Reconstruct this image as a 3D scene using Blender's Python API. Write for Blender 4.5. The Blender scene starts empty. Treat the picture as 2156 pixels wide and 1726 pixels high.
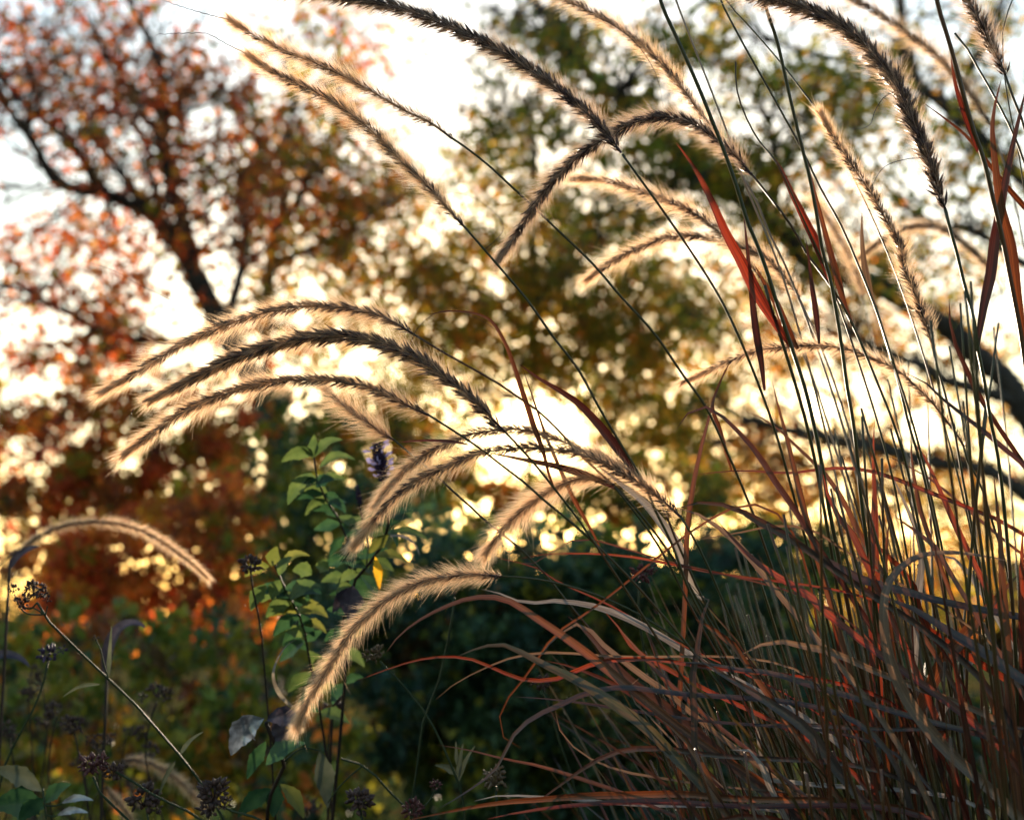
import bpy, math, random
import numpy as np
from mathutils import Vector

R = math.radians
random.seed(11)
rng = np.random.default_rng(11)
scene = bpy.context.scene
COL = scene.collection

# ------------------------------------------------------------------ camera geometry
# Pixel measurements are in a 2156 x 1726 copy of the photograph; P() puts them at a real distance in metres.
FOC = 45.0 / 36.0 * 2156.0
CX, CY = 1078.0, 863.0
PITCH = R(9.8)
EYE = np.array([0.0, 0.0, 0.75])
FWD = np.array([0.0, math.cos(PITCH), math.sin(PITCH)])
UPV = np.array([0.0, -math.sin(PITCH), math.cos(PITCH)])
RIGHT = np.array([1.0, 0.0, 0.0])
FOCUS = 0.82


def P(x, y, d):
    return EYE + RIGHT * ((x - CX) / FOC * d) + FWD * d + UPV * (-(y - CY) / FOC * d)


SUN = P(1128, 925, 1.0) - EYE
SUN = SUN / np.linalg.norm(SUN)
SUN_EL = math.asin(SUN[2])
SUN_AZ = math.atan2(SUN[0], SUN[1])
SUNREF = P(870, 740, FOCUS)


# ------------------------------------------------------------------ mesh building
def nrm(a):
    return a / np.maximum(np.linalg.norm(a, axis=-1, keepdims=True), 1e-9)


class MB:
    """Collects vertices and faces as arrays and links them as one mesh object."""

    def __init__(self):
        self.v, self.f, self.att, self.n = [], [], {}, 0

    def add(self, verts, faces, **att):
        verts = np.asarray(verts, float).reshape(-1, 3)
        for f in faces:
            f = np.asarray(f, int)
            if f.size:
                self.f.append(f + self.n)
        k = len(verts)
        for name, val in att.items():
            val = np.asarray(val, float)
            if val.ndim == 0:
                val = np.full(k, float(val))
            self.att.setdefault(name, []).append((self.n, val))
        self.v.append(verts)
        self.n += k

    def build(self, name, mat, parent=None, smooth=True, origin=None):
        me = bpy.data.meshes.new(name)
        v = np.concatenate(self.v) if self.v else np.zeros((0, 3))
        if origin is not None:
            v = v - np.asarray(origin)
        me.vertices.add(len(v))
        me.vertices.foreach_set("co", v.astype(np.float32).ravel())
        loops = np.concatenate([f.ravel() for f in self.f])
        tot = np.concatenate([np.full(len(f), f.shape[1]) for f in self.f])
        start = np.concatenate([[0], np.cumsum(tot)[:-1]])
        me.loops.add(len(loops))
        me.loops.foreach_set("vertex_index", loops.astype(np.int32))
        me.polygons.add(len(tot))
        me.polygons.foreach_set("loop_start", start.astype(np.int32))
        me.polygons.foreach_set("loop_total", tot.astype(np.int32))
        me.polygons.foreach_set("use_smooth", np.full(len(tot), smooth))
        for an, parts in self.att.items():
            if parts[0][1].ndim == 1:
                a = me.attributes.new(an, 'FLOAT', 'POINT')
                buf = np.zeros(len(v), np.float32)
                for s, val in parts:
                    buf[s:s + len(val)] = val
                a.data.foreach_set("value", buf)
            else:
                a = me.attributes.new(an, 'FLOAT_COLOR', 'POINT')
                buf = np.ones((len(v), 4), np.float32)
                for s, val in parts:
                    buf[s:s + len(val), :3] = val
                a.data.foreach_set("color", buf.ravel())
        me.update(calc_edges=True)
        me.materials.append(mat)
        o = bpy.data.objects.new(name, me)
        COL.objects.link(o)
        if origin is not None:
            o.location = origin
        if parent is not None:
            o.parent = parent
        return o


def thing(name, label, cat, loc=(0, 0, 0), group=None, kind=None):
    o = bpy.data.objects.new(name, None)
    COL.objects.link(o)
    o.empty_display_size = 0.05
    o.location = loc
    tag(o, label, cat, group, kind)
    return o


def tag(o, label, cat, group=None, kind=None):
    if label:
        o["label"] = label
    if cat:
        o["category"] = cat
    if group:
        o["group"] = group
    if kind:
        o["kind"] = kind
    return o


def part(mb, name, mat, root, **kw):
    """A child mesh whose coordinates are given in world space, under an Empty at root.location."""
    o = mb.build(name, mat, root, **kw)
    w = Vector((0, 0, 0))
    p = root
    while p is not None:
        w = w + Vector(p.location)
        p = p.parent
    o.location = -w
    return o


def spline(pts, n):
    """Smooth curve through points (chord-length Hermite), n samples evenly spaced along it."""
    p = np.asarray(pts, float)
    if len(p) == 2:
        return p[0] + (p[1] - p[0]) * np.linspace(0, 1, n)[:, None]
    d = np.maximum(np.linalg.norm(np.diff(p, axis=0), axis=1), 1e-6)
    t = np.concatenate([[0], np.cumsum(d)])
    m = np.zeros_like(p)
    s = np.diff(p, axis=0) / d[:, None]
    m[1:-1] = (s[:-1] * d[1:, None] + s[1:] * d[:-1, None]) / (d[:-1] + d[1:])[:, None]
    m[0], m[-1] = 1.5 * s[0] - 0.5 * m[1], 1.5 * s[-1] - 0.5 * m[-2]

    def ev(q):
        i = np.clip(np.searchsorted(t, q, side='right') - 1, 0, len(d) - 1)
        h = d[i]
        u = (q - t[i]) / h
        u = u[:, None]
        h = h[:, None]
        return ((2 * u**3 - 3 * u**2 + 1) * p[i] + (u**3 - 2 * u**2 + u) * h * m[i]
                + (-2 * u**3 + 3 * u**2) * p[i + 1] + (u**3 - u**2) * h * m[i + 1])
    fine = ev(np.linspace(0, t[-1], max(8 * n, 64)))
    L = np.concatenate([[0], np.cumsum(np.linalg.norm(np.diff(fine, axis=0), axis=1))])
    q = np.linspace(0, L[-1], n)
    return np.stack([np.interp(q, L, fine[:, k]) for k in range(3)], 1)


def tangents(c):
    return nrm(np.gradient(c, axis=0))


def frames(c):
    T = tangents(c)
    a = np.cross(T[0], [0.3, 0.9, 0.2])
    A = np.zeros_like(c)
    a = a / np.linalg.norm(a)
    for i in range(len(c)):
        a = a - T[i] * a.dot(T[i])
        a = a / max(np.linalg.norm(a), 1e-9)
        A[i] = a
    return T, A, np.cross(T, A)


def plen(c):
    return float(np.linalg.norm(np.diff(c, axis=0), axis=1).sum())


def tube(mb, c, r, sides=6, **att):
    c = np.asarray(c, float)
    n = len(c)
    r = np.broadcast_to(np.asarray(r, float), (n,))
    T, A, B = frames(c)
    th = np.arange(sides) * 2 * math.pi / sides
    v = c[:, None] + r[:, None, None] * (A[:, None] * np.cos(th)[None, :, None] + B[:, None] * np.sin(th)[None, :, None])
    i = np.arange(n - 1)[:, None] * sides
    k = np.arange(sides)[None]
    k2 = (k + 1) % sides
    q = np.stack([i + k, i + k2, i + sides + k2, i + sides + k], -1).reshape(-1, 4)
    ends = [list(range(sides))[::-1], list(range((n - 1) * sides, n * sides))]
    L = np.linspace(0, plen(c), n)
    mb.add(v.reshape(-1, 3), [q, np.array(ends)], v=np.repeat(L, sides), **att)


def ribbon(mb, c, w, tw0=0.0, tw1=0.0, fold=0.25, face=None, seed=0.0):
    """A grass blade along c: five points across with a V fold, width w per station, turning from tw0 to tw1."""
    n = len(c)
    T = tangents(c)
    mid = c[n // 2]
    f = EYE - mid if face is None else np.asarray(face, float)
    f = f / np.linalg.norm(f)
    S = nrm(np.cross(T, f[None]))
    N = nrm(np.cross(S, T))
    a = np.linspace(tw0, tw1, n)[:, None]
    S, N = S * np.cos(a) + N * np.sin(a), N * np.cos(a) - S * np.sin(a)
    u = np.array([-1, -0.5, 0, 0.5, 1.0])
    h = np.array([1, 0.45, 0, 0.45, 1.0]) * fold
    w = np.asarray(w)[:, None, None] * 0.5
    v = c[:, None] + S[:, None] * (u[None, :, None] * w) + N[:, None] * (h[None, :, None] * w)
    i = np.arange(n - 1)[:, None] * 5
    k = np.arange(4)[None]
    q = np.stack([i + k, i + k + 1, i + k + 6, i + k + 5], -1).reshape(-1, 4)
    L = np.linspace(0, plen(c), n)
    mb.add(v.reshape(-1, 3), [q], u=np.tile(u, n), v=np.repeat(L, 5) + seed, s=np.repeat(np.linspace(0, 1, n), 5))


# ------------------------------------------------------------------ materials
def mat_new(name):
    m = bpy.data.materials.new(name)
    m.use_nodes = True
    nt = m.node_tree
    nt.nodes.clear()
    out = nt.nodes.new('ShaderNodeOutputMaterial')
    return m, nt, out


def nd(nt, typ, **kw):
    n = nt.nodes.new(typ)
    for k, v in kw.items():
        if k in n.inputs:
            n.inputs[k].default_value = v
        else:
            setattr(n, k, v)
    return n


def ramp(nt, stops, fac):
    r = nt.nodes.new('ShaderNodeValToRGB')
    e = r.color_ramp.elements
    while len(e) < len(stops):
        e.new(0.5)
    for el, (p, c) in zip(e, stops):
        el.position = p
        el.color = (*c, 1)
    nt.links.new(fac, r.inputs[0])
    return r.outputs[0]


def thin_shader(nt, out, color, trans=0.5, rough=0.5, spec=0.4, tint=None, gain=1.0):
    """Principled front plus light coming through: for leaves, blades and hairs."""
    L = nt.links.new
    pr = nd(nt, 'ShaderNodeBsdfPrincipled', Roughness=rough)
    pr.inputs['Specular IOR Level'].default_value = spec
    L(color, pr.inputs['Base Color'])
    tr = nd(nt, 'ShaderNodeBsdfTranslucent')
    if tint is not None:
        mx = nd(nt, 'ShaderNodeMix', data_type='RGBA', blend_type='MULTIPLY')
        mx.inputs[0].default_value = 1.0
        L(color, mx.inputs[6])
        mx.inputs[7].default_value = (*[t * gain for t in tint], 1)
        L(mx.outputs[2], tr.inputs['Color'])
    else:
        L(color, tr.inputs['Color'])
    ms = nd(nt, 'ShaderNodeMixShader')
    ms.inputs[0].default_value = trans
    L(pr.outputs[0], ms.inputs[1])
    L(tr.outputs[0], ms.inputs[2])
    L(ms.outputs[0], out.inputs[0])


def mat_foliage(name, trans=0.5, gain=1.6, rough=0.5, spec=0.3):
    m, nt, out = mat_new(name)
    a = nd(nt, 'ShaderNodeAttribute', attribute_name='col')
    thin_shader(nt, out, a.outputs['Color'], trans, rough, spec, (1.0, 1.0, 0.9), gain)
    return m


def mat_bark(name, c1, c2, scale=6.0):
    m, nt, out = mat_new(name)
    L = nt.links.new
    tc = nd(nt, 'ShaderNodeTexCoord')
    mp = nd(nt, 'ShaderNodeMapping')
    mp.inputs['Scale'].default_value = (scale, scale, scale * 0.25)
    L(tc.outputs['Object'], mp.inputs[0])
    n = nd(nt, 'ShaderNodeTexNoise', Scale=3.0, Detail=6.0)
    L(mp.outputs[0], n.inputs['Vector'])
    c = ramp(nt, [(0.35, c1), (0.65, c2)], n.outputs['Fac'])
    p = nd(nt, 'ShaderNodeBsdfPrincipled', Roughness=0.9)
    L(c, p.inputs['Base Color'])
    b = nd(nt, 'ShaderNodeBump', Strength=0.6, Distance=0.02)
    L(n.outputs['Fac'], b.inputs['Height'])
    L(b.outputs[0], p.inputs['Normal'])
    L(p.outputs[0], out.inputs[0])
    return m


def mat_hair(name, base, mid, tip, trans=0.6, gain=1.0):
    m, nt, out = mat_new(name)
    a = nd(nt, 'ShaderNodeAttribute', attribute_name='t')
    c = ramp(nt, [(0.0, base), (0.35, mid), (1.0, tip)], a.outputs['Fac'])
    thin_shader(nt, out, c, trans, 0.4, 0.5, (1.0, 0.93, 0.82), gain)
    return m


def mat_stem(name, stops):
    m, nt, out = mat_new(name)
    L = nt.links.new
    a = nd(nt, 'ShaderNodeAttribute', attribute_name='v')
    oi = nd(nt, 'ShaderNodeObjectInfo')
    cb = nd(nt, 'ShaderNodeCombineXYZ')
    L(a.outputs['Fac'], cb.inputs[0])
    L(oi.outputs['Random'], cb.inputs[1])
    mp = nd(nt, 'ShaderNodeMapping')
    mp.inputs['Scale'].default_value = (9, 40, 1)
    L(cb.outputs[0], mp.inputs[0])
    n = nd(nt, 'ShaderNodeTexNoise', Scale=1.0, Detail=3.0)
    L(mp.outputs[0], n.inputs['Vector'])
    c = ramp(nt, stops, n.outputs['Fac'])
    thin_shader(nt, out, c, 0.22, 0.4, 0.5, (1.3, 0.9, 0.6), 1.2)
    return m


def mat_blade(name, c_dark, c_main, c_edge, trans=0.45, tint=(1.5, 0.7, 0.4), rough=0.42, spec=0.5, gain=1.3):
    m, nt, out = mat_new(name)
    L = nt.links.new
    au = nd(nt, 'ShaderNodeAttribute', attribute_name='u')
    av = nd(nt, 'ShaderNodeAttribute', attribute_name='v')
    oi = nd(nt, 'ShaderNodeObjectInfo')
    cb = nd(nt, 'ShaderNodeCombineXYZ')
    L(au.outputs['Fac'], cb.inputs[0])
    L(av.outputs['Fac'], cb.inputs[1])
    L(oi.outputs['Random'], cb.inputs[2])
    m1 = nd(nt, 'ShaderNodeMapping')
    m1.inputs['Scale'].default_value = (4.5, 7, 30)
    L(cb.outputs[0], m1.inputs[0])
    n1 = nd(nt, 'ShaderNodeTexNoise', Scale=1.0, Detail=4.0)
    L(m1.outputs[0], n1.inputs['Vector'])
    m2 = nd(nt, 'ShaderNodeMapping')
    m2.inputs['Scale'].default_value = (0.6, 16, 50)
    L(cb.outputs[0], m2.inputs[0])
    n2 = nd(nt, 'ShaderNodeTexNoise', Scale=1.0, Detail=3.0)
    L(m2.outputs[0], n2.inputs['Vector'])
    ad = nd(nt, 'ShaderNodeMath', operation='ADD')
    L(n1.outputs['Fac'], ad.inputs[0])
    L(n2.outputs['Fac'], ad.inputs[1])
    hf = nd(nt, 'ShaderNodeMath', operation='MULTIPLY')
    L(ad.outputs[0], hf.inputs[0])
    hf.inputs[1].default_value = 0.5
    c = ramp(nt, [(0.38, c_dark), (0.5, c_main), (0.62, c_edge)], hf.outputs[0])
    # pale midrib, and patchy drying towards the tip
    ab = nd(nt, 'ShaderNodeMath', operation='ABSOLUTE')
    L(au.outputs['Fac'], ab.inputs[0])
    rib = ramp(nt, [(0.0, (1, 1, 1)), (0.22, (0, 0, 0))], ab.outputs[0])
    mr = nd(nt, 'ShaderNodeMix', data_type='RGBA')
    k = nd(nt, 'ShaderNodeMath', operation='MULTIPLY')
    L(rib, k.inputs[0])
    k.inputs[1].default_value = 0.55
    L(k.outputs[0], mr.inputs[0])
    L(c, mr.inputs[6])
    mr.inputs[7].default_value = (*c_edge, 1)
    sa = nd(nt, 'ShaderNodeAttribute', attribute_name='s')
    m3 = nd(nt, 'ShaderNodeMapping')
    m3.inputs['Scale'].default_value = (1.6, 55, 20)
    L(cb.outputs[0], m3.inputs[0])
    n3 = nd(nt, 'ShaderNodeTexNoise', Scale=1.0, Detail=5.0)
    L(m3.outputs[0], n3.inputs['Vector'])
    sm = nd(nt, 'ShaderNodeMath', operation='MULTIPLY_ADD')
    L(sa.outputs['Fac'], sm.inputs[0])
    sm.inputs[1].default_value = 0.45
    L(n3.outputs['Fac'], sm.inputs[2])
    dry = ramp(nt, [(0.80, (0, 0, 0)), (0.98, (1, 1, 1))], sm.outputs[0])
    md = nd(nt, 'ShaderNodeMix', data_type='RGBA')
    kd = nd(nt, 'ShaderNodeMath', operation='MULTIPLY')
    L(dry, kd.inputs[0])
    kd.inputs[1].default_value = 0.5
    L(kd.outputs[0], md.inputs[0])
    L(mr.outputs[2], md.inputs[6])
    md.inputs[7].default_value = (0.07, 0.042, 0.026, 1)
    c = md.outputs[2]
    thin_shader(nt, out, c, trans, rough, spec, tint, gain)
    return m
# ------------------------------------------------------------------ camera, sky, sun
cam_d = bpy.data.cameras.new("camera")
cam = bpy.data.objects.new("camera", cam_d)
COL.objects.link(cam)
cam.location = EYE
cam.rotation_euler = (math.pi / 2 + PITCH, 0, 0)
cam_d.lens, cam_d.sensor_width = 45.0, 36.0
cam_d.clip_start, cam_d.clip_end = 0.02, 3000
cam_d.dof.use_dof = True
cam_d.dof.focus_distance = FOCUS
cam_d.dof.aperture_fstop = 7.0
scene.camera = cam

world = bpy.data.worlds.new("World")
scene.world = world
world.use_nodes = True
wn = world.node_tree
bg = wn.nodes["Background"]
sky = wn.nodes.new('ShaderNodeTexSky')
sky.sky_type = 'NISHITA'
sky.sun_disc = False
sky.sun_elevation = SUN_EL
sky.sun_rotation = SUN_AZ
sky.altitude = 100
sky.air_density = 1.4
sky.dust_density = 1.2
sky.ozone_density = 2.0
wn.links.new(sky.outputs[0], bg.inputs['Color'])
bg.inputs['Strength'].default_value = 0.15

sun_d = bpy.data.lights.new("sun", 'SUN')
sun_d.energy = 5.0
sun_d.angle = R(0.6)
sun_d.color = (1.0, 0.80, 0.58)
sun = bpy.data.objects.new("sun", sun_d)
COL.objects.link(sun)
sun.location = (0, 60, 12)
sun.rotation_euler = Vector(SUN).to_track_quat('Z', 'Y').to_euler()

vs = scene.view_settings
vs.view_transform = 'Standard'
vs.look = 'None'
vs.exposure = 1.5
vs.gamma = 1.0
scene.render.engine = 'CYCLES'
cy = scene.cycles
cy.use_denoising = True
cy.max_bounces = 5
cy.diffuse_bounces = 3
cy.glossy_bounces = 2
cy.transmission_bounces = 3
cy.sample_clamp_indirect = 3.0
cy.caustics_reflective = cy.caustics_refractive = False

# ------------------------------------------------------------------ ground
def ground_z(x, y):
    return 0.05 * np.sin(x * 0.31 + 1.0) * np.cos(y * 0.27) * np.clip(y / 6 - 0.3, 0, 1) - 0.012 * np.clip(y - 6, 0, 60)


m, nt, out = mat_new("soil_and_litter")
n = nd(nt, 'ShaderNodeTexNoise', Scale=1.3, Detail=8.0)
n2 = nd(nt, 'ShaderNodeTexNoise', Scale=45.0, Detail=5.0)
tc = nd(nt, 'ShaderNodeTexCoord')
nt.links.new(tc.outputs['Object'], n.inputs['Vector'])
nt.links.new(tc.outputs['Object'], n2.inputs['Vector'])
c = ramp(nt, [(0.3, (0.03, 0.045, 0.015)), (0.5, (0.06, 0.06, 0.02)), (0.7, (0.12, 0.06, 0.025))], n.outputs['Fac'])
pb = nd(nt, 'ShaderNodeBsdfPrincipled', Roughness=0.95)
pb.inputs['Specular IOR Level'].default_value = 0.0
nt.links.new(c, pb.inputs['Base Color'])
bp = nd(nt, 'ShaderNodeBump', Strength=0.8, Distance=0.03)
nt.links.new(n2.outputs['Fac'], bp.inputs['Height'])
nt.links.new(bp.outputs[0], pb.inputs['Normal'])
nt.links.new(pb.outputs[0], out.inputs[0])
xs = np.concatenate([-np.geomspace(900, 6, 30), np.linspace(-5, 5, 41), np.geomspace(6, 900, 30)])
ys = np.concatenate([[-200, -60, -20, -8], np.linspace(-4, 14, 55), np.geomspace(15, 1400, 40)])
X, Y = np.meshgrid(xs, ys)
gb = MB()
nx, ny = len(xs), len(ys)
i = np.arange(ny - 1)[:, None] * nx
k = np.arange(nx - 1)[None]
gb.add(np.stack([X, Y, ground_z(X, Y)], -1).reshape(-1, 3), [np.stack([i + k, i + k + 1, i + k + nx + 1, i + k + nx], -1).reshape(-1, 4)])
g = gb.build("ground", m)
g["kind"] = "structure"

# ------------------------------------------------------------------ leaves, trees and shrubs
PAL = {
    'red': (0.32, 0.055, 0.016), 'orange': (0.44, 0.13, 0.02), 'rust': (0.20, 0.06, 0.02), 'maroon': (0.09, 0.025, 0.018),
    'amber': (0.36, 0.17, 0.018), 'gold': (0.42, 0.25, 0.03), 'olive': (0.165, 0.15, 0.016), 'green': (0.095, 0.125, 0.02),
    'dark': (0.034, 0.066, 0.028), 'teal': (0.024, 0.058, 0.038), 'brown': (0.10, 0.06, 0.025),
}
M_LEAF = mat_foliage("autumn_leaf", 0.6, 2.0)
M_BUSH = mat_foliage("bush_leaf", 0.4, 1.3)
M_BARK = mat_bark("dark_bark", (0.018, 0.016, 0.016), (0.05, 0.042, 0.036))
M_TWIG = mat_bark("twig_bark", (0.03, 0.022, 0.016), (0.07, 0.045, 0.03))


def sun_gap(p, rad=0.36, keep=0.04):
    """The break in the foliage that the low sun shines through: False for leaves standing in it."""
    d = p - SUNREF
    perp = d - (d @ SUN)[..., None] * SUN
    x, y = perp @ RIGHT, perp @ np.cross(RIGHT, SUN)
    r = np.sqrt((x / 1.25) ** 2 + (y / 0.72) ** 2) + 0.10 * np.sin(5 * np.arctan2(y, x) + 1) * rad
    return (r > rad * (0.8 + 0.5 * rng.random(len(p)))) | (rng.random(len(p)) < keep)


def leaf_batch(mb, cen, size, col, aspect=0.62, upright=0.0):
    n = len(cen)
    a = nrm(rng.normal(size=(n, 3)) + np.array([0, 0, upright * 2.0]))
    b = nrm(np.cross(a, rng.normal(size=(n, 3))))
    nn = np.cross(a, b)
    L = (size * (0.65 + 0.7 * rng.random(n)))[:, None]
    w = L * aspect * 0.5
    fold = (nn * w) * 0.35
    v = np.stack([cen - a * L * 0.5, cen - a * L * 0.08 + b * w + fold, cen + a * L * 0.5, cen - a * L * 0.08 - b * w + fold], 1)
    q = np.arange(n * 4).reshape(n, 4)
    tri = np.concatenate([q[:, [0, 1, 2]], q[:, [0, 2, 3]]])
    mb.add(v.reshape(-1, 3), [tri], col=np.repeat(col, 4, 0))


def pick(pal, n, jit=0.25):
    names, w = zip(*pal.items())
    w = np.array(w, float)
    idx = rng.choice(len(names), n, p=w / w.sum())
    c = np.array([PAL[k] for k in names])[idx]
    return c * (1 + jit * rng.normal(size=(n, 1))).clip(0.5, 1.7)


def clump_leaves(mb, cen, r, cov, L, pal, own=0.7, squash=0.8, upright=0.0, gap=0.35):
    """One clump: leaves gathered round a few sprays inside a ball; most share the clump's own colour."""
    n = max(6, int(1.5 * cov * math.pi * r * r / (0.3 * L * L)))
    ns = max(3, int(r / L * 0.9))
    spray = nrm(rng.normal(size=(ns, 3))) * (r * rng.random((ns, 1)) ** 0.5) * np.array([1, 1, squash])
    k = rng.integers(0, ns, n)
    pts = cen + spray[k] + rng.normal(size=(n, 3)) * r * 0.36
    base = pick(pal, 1, 0.1)[0]
    col = np.where(rng.random((n, 1)) < own, base * (1 + 0.25 * rng.normal(size=(n, 1))).clip(0.5, 1.6), pick(pal, n))
    ok = sun_gap(pts, gap)
    leaf_batch(mb, pts[ok], L, col[ok], upright=upright)


def wob(pts, amp):
    p = np.array(pts, float)
    p[1:-1] += rng.normal(size=p[1:-1].shape) * amp
    return p


class Tree:
    def __init__(self, name, label, cat, D, leaf, foot, group=None):
        self.D, self.leaf, self.dense = D, leaf, 0.36
        self.root = thing(name, label, cat, foot, group)
        self.wood, self.crown = MB(), MB()
        self.nodes = []

    def limb(self, pts, r0, r1, D=None, dz=0.0, trunk=False):
        """pts: measured positions from thick to thin end; the limb leans dz metres nearer or farther along its way."""
        D = self.D if D is None else D
        w = [P(x, y, D + dz * i / max(1, len(pts) - 1)) for i, (x, y) in enumerate(pts)]
        if trunk:
            w = [np.array(self.root.location) + [0, 0, -0.2]] + w
        c = spline(w, 10 * len(w))
        n = len(c)
        rr = np.linspace(r0, r1, n) * (1 + 0.06 * rng.normal(size=n))
        tube(self.wood, c, rr, 8 if r0 > 0.03 else 5)
        for i in range(0, n, 3):
            self.nodes.append((c[i], rr[i]))
        # side twigs
        for i in range(n // 5, n, 2):
            L = (0.25 + 0.9 * rng.random()) * self.D / 11
            d = nrm(tangents(c)[i] * 0.8 + rng.normal(size=3) * 0.7 + np.array([0, 0, .25]))
            e = c[i] + d * L
            mid = (c[i] + e) / 2 + rng.normal(size=3) * 0.08 * L
            cc = spline([c[i], mid, e], 8)
            if sun_gap(cc, 0.35, 0).all():
                tube(self.wood, cc, np.linspace(min(0.014, rr[i] * .6), 0.004, 8), 4)
                for _k in range(2):
                    j = rng.integers(3, 7)
                    e2 = cc[j] + nrm(d * 0.7 + rng.normal(size=3) * 0.6) * L * 0.5
                    tube(self.wood, spline([cc[j], (cc[j] + e2) / 2 + rng.normal(size=3) * 0.03 * L, e2], 5), np.linspace(0.006, 0.002, 5), 3)

    def clumps(self, regions, pal, holes=(), spread=1.6, gap=0.35, twigs=True):
        """regions: (x, y, rx, ry, how many, clump radius, coverage); each clump stands at its own depth in the crown."""
        for (x, y, rx, ry, cnt, cr, cov) in regions:
            for _ in range(cnt):
                for _try in range(12):
                    a = rng.random() * 2 * math.pi
                    q = math.sqrt(rng.random())
                    px, py = x + rx * q * math.cos(a), y + ry * q * math.sin(a)
                    if all((px - hx) ** 2 + (py - hy) ** 2 > (hr + cr * 0.45) ** 2 for hx, hy, hr in holes):
                        break
                else:
                    continue
                D = self.D + spread * (rng.random() * 2 - 1)
                cen = P(px, py, D)
                r = cr * (0.7 + 0.6 * rng.random()) / FOC * D
                clump_leaves(self.crown, cen, r * 1.15, cov * self.dense, self.leaf, pal, gap=gap)
                if twigs and self.nodes:
                    nn = min(self.nodes, key=lambda t: np.linalg.norm(t[0] - cen))
                    mid = (nn[0] + cen) / 2 + rng.normal(size=3) * 0.10 * np.linalg.norm(nn[0] - cen)
                    cc = spline([nn[0], mid, cen], 12)
                    if sun_gap(cc, 0.4, 0).all():
                        tube(self.wood, cc, np.linspace(min(0.018, nn[1] * 0.7), 0.004, 12), 4)
                    for _k in range(3):
                        e = cen + rng.normal(size=3) * r * 0.7
                        if sun_gap(np.array([e, cen]), 0.4, 0).all():
                            tube(self.wood, spline([cc[8], (cen + e) / 2 + rng.normal(size=3) * r * .1, e], 6), np.linspace(0.006, 0.002, 6), 3)

    def veil(self, regions, pal, holes=(), spread=1.6, gap=0.36, keep=0.9):
        """Thin outer foliage: single leaves strewn through the depth of the crown in loose drifts. (x, y, rx, ry, coverage)"""
        for (x, y, rx, ry, cov) in regions:
            n = int(5.2 * cov * math.pi * (rx * self.D / FOC) * (ry * self.D / FOC) / (0.3 * self.leaf ** 2))
            a = rng.random(n) * 2 * math.pi
            q = np.sqrt(rng.random(n)) * (1 + 0.12 * rng.normal(size=n))
            px, py = x + rx * q * np.cos(a), y + ry * q * np.sin(a)
            ph = rng.random(6) * 6.28
            f = (np.sin(px / 31 + ph[0] + 1.3 * np.sin(py / 47 + ph[1])) + np.sin(py / 27 + ph[2] + 1.4 * np.sin(px / 39 + ph[3]))
                 + 0.8 * np.sin((px + py) / 17 + ph[4]) + 0.8 * np.sin((px - py) / 13 + ph[5]))
            ok = rng.random(n) < np.clip(0.62 + 0.24 * f, 0.12, 1)
            for hx, hy, hr in holes:
                ok &= ((px - hx) ** 2 + (py - hy) ** 2 > (hr * (0.6 + 0.5 * rng.random(n))) ** 2) | (rng.random(n) < 0.2)
            px, py = px[ok], py[ok]
            d = self.D + spread * (rng.random(len(px)) * 2 - 1)
            pts = (EYE + RIGHT * ((px - CX) / FOC * d)[:, None] + FWD * d[:, None] + UPV * (-(py - CY) / FOC * d)[:, None])
            g = sun_gap(pts, gap)
            pts, f = pts[g], f[ok][g]
            cols = pick(pal, len(pts))
            prim = pick(pal, 5, 0.1)
            band = np.clip(((f + 3.6) / 7.2 * 5).astype(int), 0, 4)
            use = rng.random((len(pts), 1)) < 0.45
            cols = np.where(use, prim[band] * (1 + 0.25 * rng.normal(size=(len(pts), 1))).clip(0.5, 1.6), cols)
            leaf_batch(self.crown, pts, self.leaf, cols)

    def done(self, leafmat=None, bark=None, crown='crown', wood='trunk'):
        part(self.wood, wood, bark or M_BARK, self.root)
        if self.crown.n:
            part(self.crown, crown, leafmat or M_LEAF, self.root, smooth=False)


def foot(x, D):
    p = P(x, 1330, D)
    return (p[0], p[1], float(ground_z(p[0], p[1])))


HOLES = [(1030, 935, 62), (1110, 920, 88), (1195, 915, 66), (930, 190, 92), (70, 430, 48), (500, 75, 45), (430, 250, 34), (40, 690, 40), (880, 310, 30), (1480, 175, 50), (1330, 170, 40),
         (1640, 40, 100), (650, 610, 30), (2010, 480, 60), (2100, 640, 50), (1700, 830, 55),
         (1950, 900, 50), (1640, 250, 30), (2000, 60, 45), (1830, 470, 60)]

# red maple with the dark forked trunk
t = Tree("maple_tree", "red and orange autumn tree with dark boughs fanning out from one leaning trunk", "tree", 11.5, 0.085, foot(640, 11.5))
t.dense = 0.24
t.limb([(610, 1000), (545, 830), (470, 690), (405, 570)], 0.17, 0.105, trunk=True)
t.limb([(405, 570), (345, 475), (262, 425), (222, 408), (129, 388), (63, 290), (0, 205), (-60, 120)], 0.085, 0.02, dz=-0.6)
t.limb([(222, 408), (178, 339), (105, 262), (35, 206), (0, 160), (-50, 90)], 0.05, 0.018)
t.limb([(400, 565), (345, 490), (290, 413), (245, 350), (196, 290), (150, 180), (90, 60)], 0.06, 0.015, dz=0.6)
t.limb([(410, 575), (402, 525), (367, 413), (346, 332), (344, 238), (336, 140), (308, 70), (280, 15), (270, -50)], 0.075, 0.02, dz=0.3)
t.limb([(405, 535), (350, 472), (325, 402), (315, 330), (250, 190), (200, 60)], 0.04, 0.012, dz=0.9)
t.limb([(470, 690), (500, 600), (514, 520), (514, 440), (540, 350), (530, 200)], 0.05, 0.015, dz=0.8)
t.limb([(346, 332), (300, 230), (230, 120), (170, 20)], 0.03, 0.01)
t.limb([(344, 238), (290, 190), (240, 180)], 0.02, 0.008)
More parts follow.
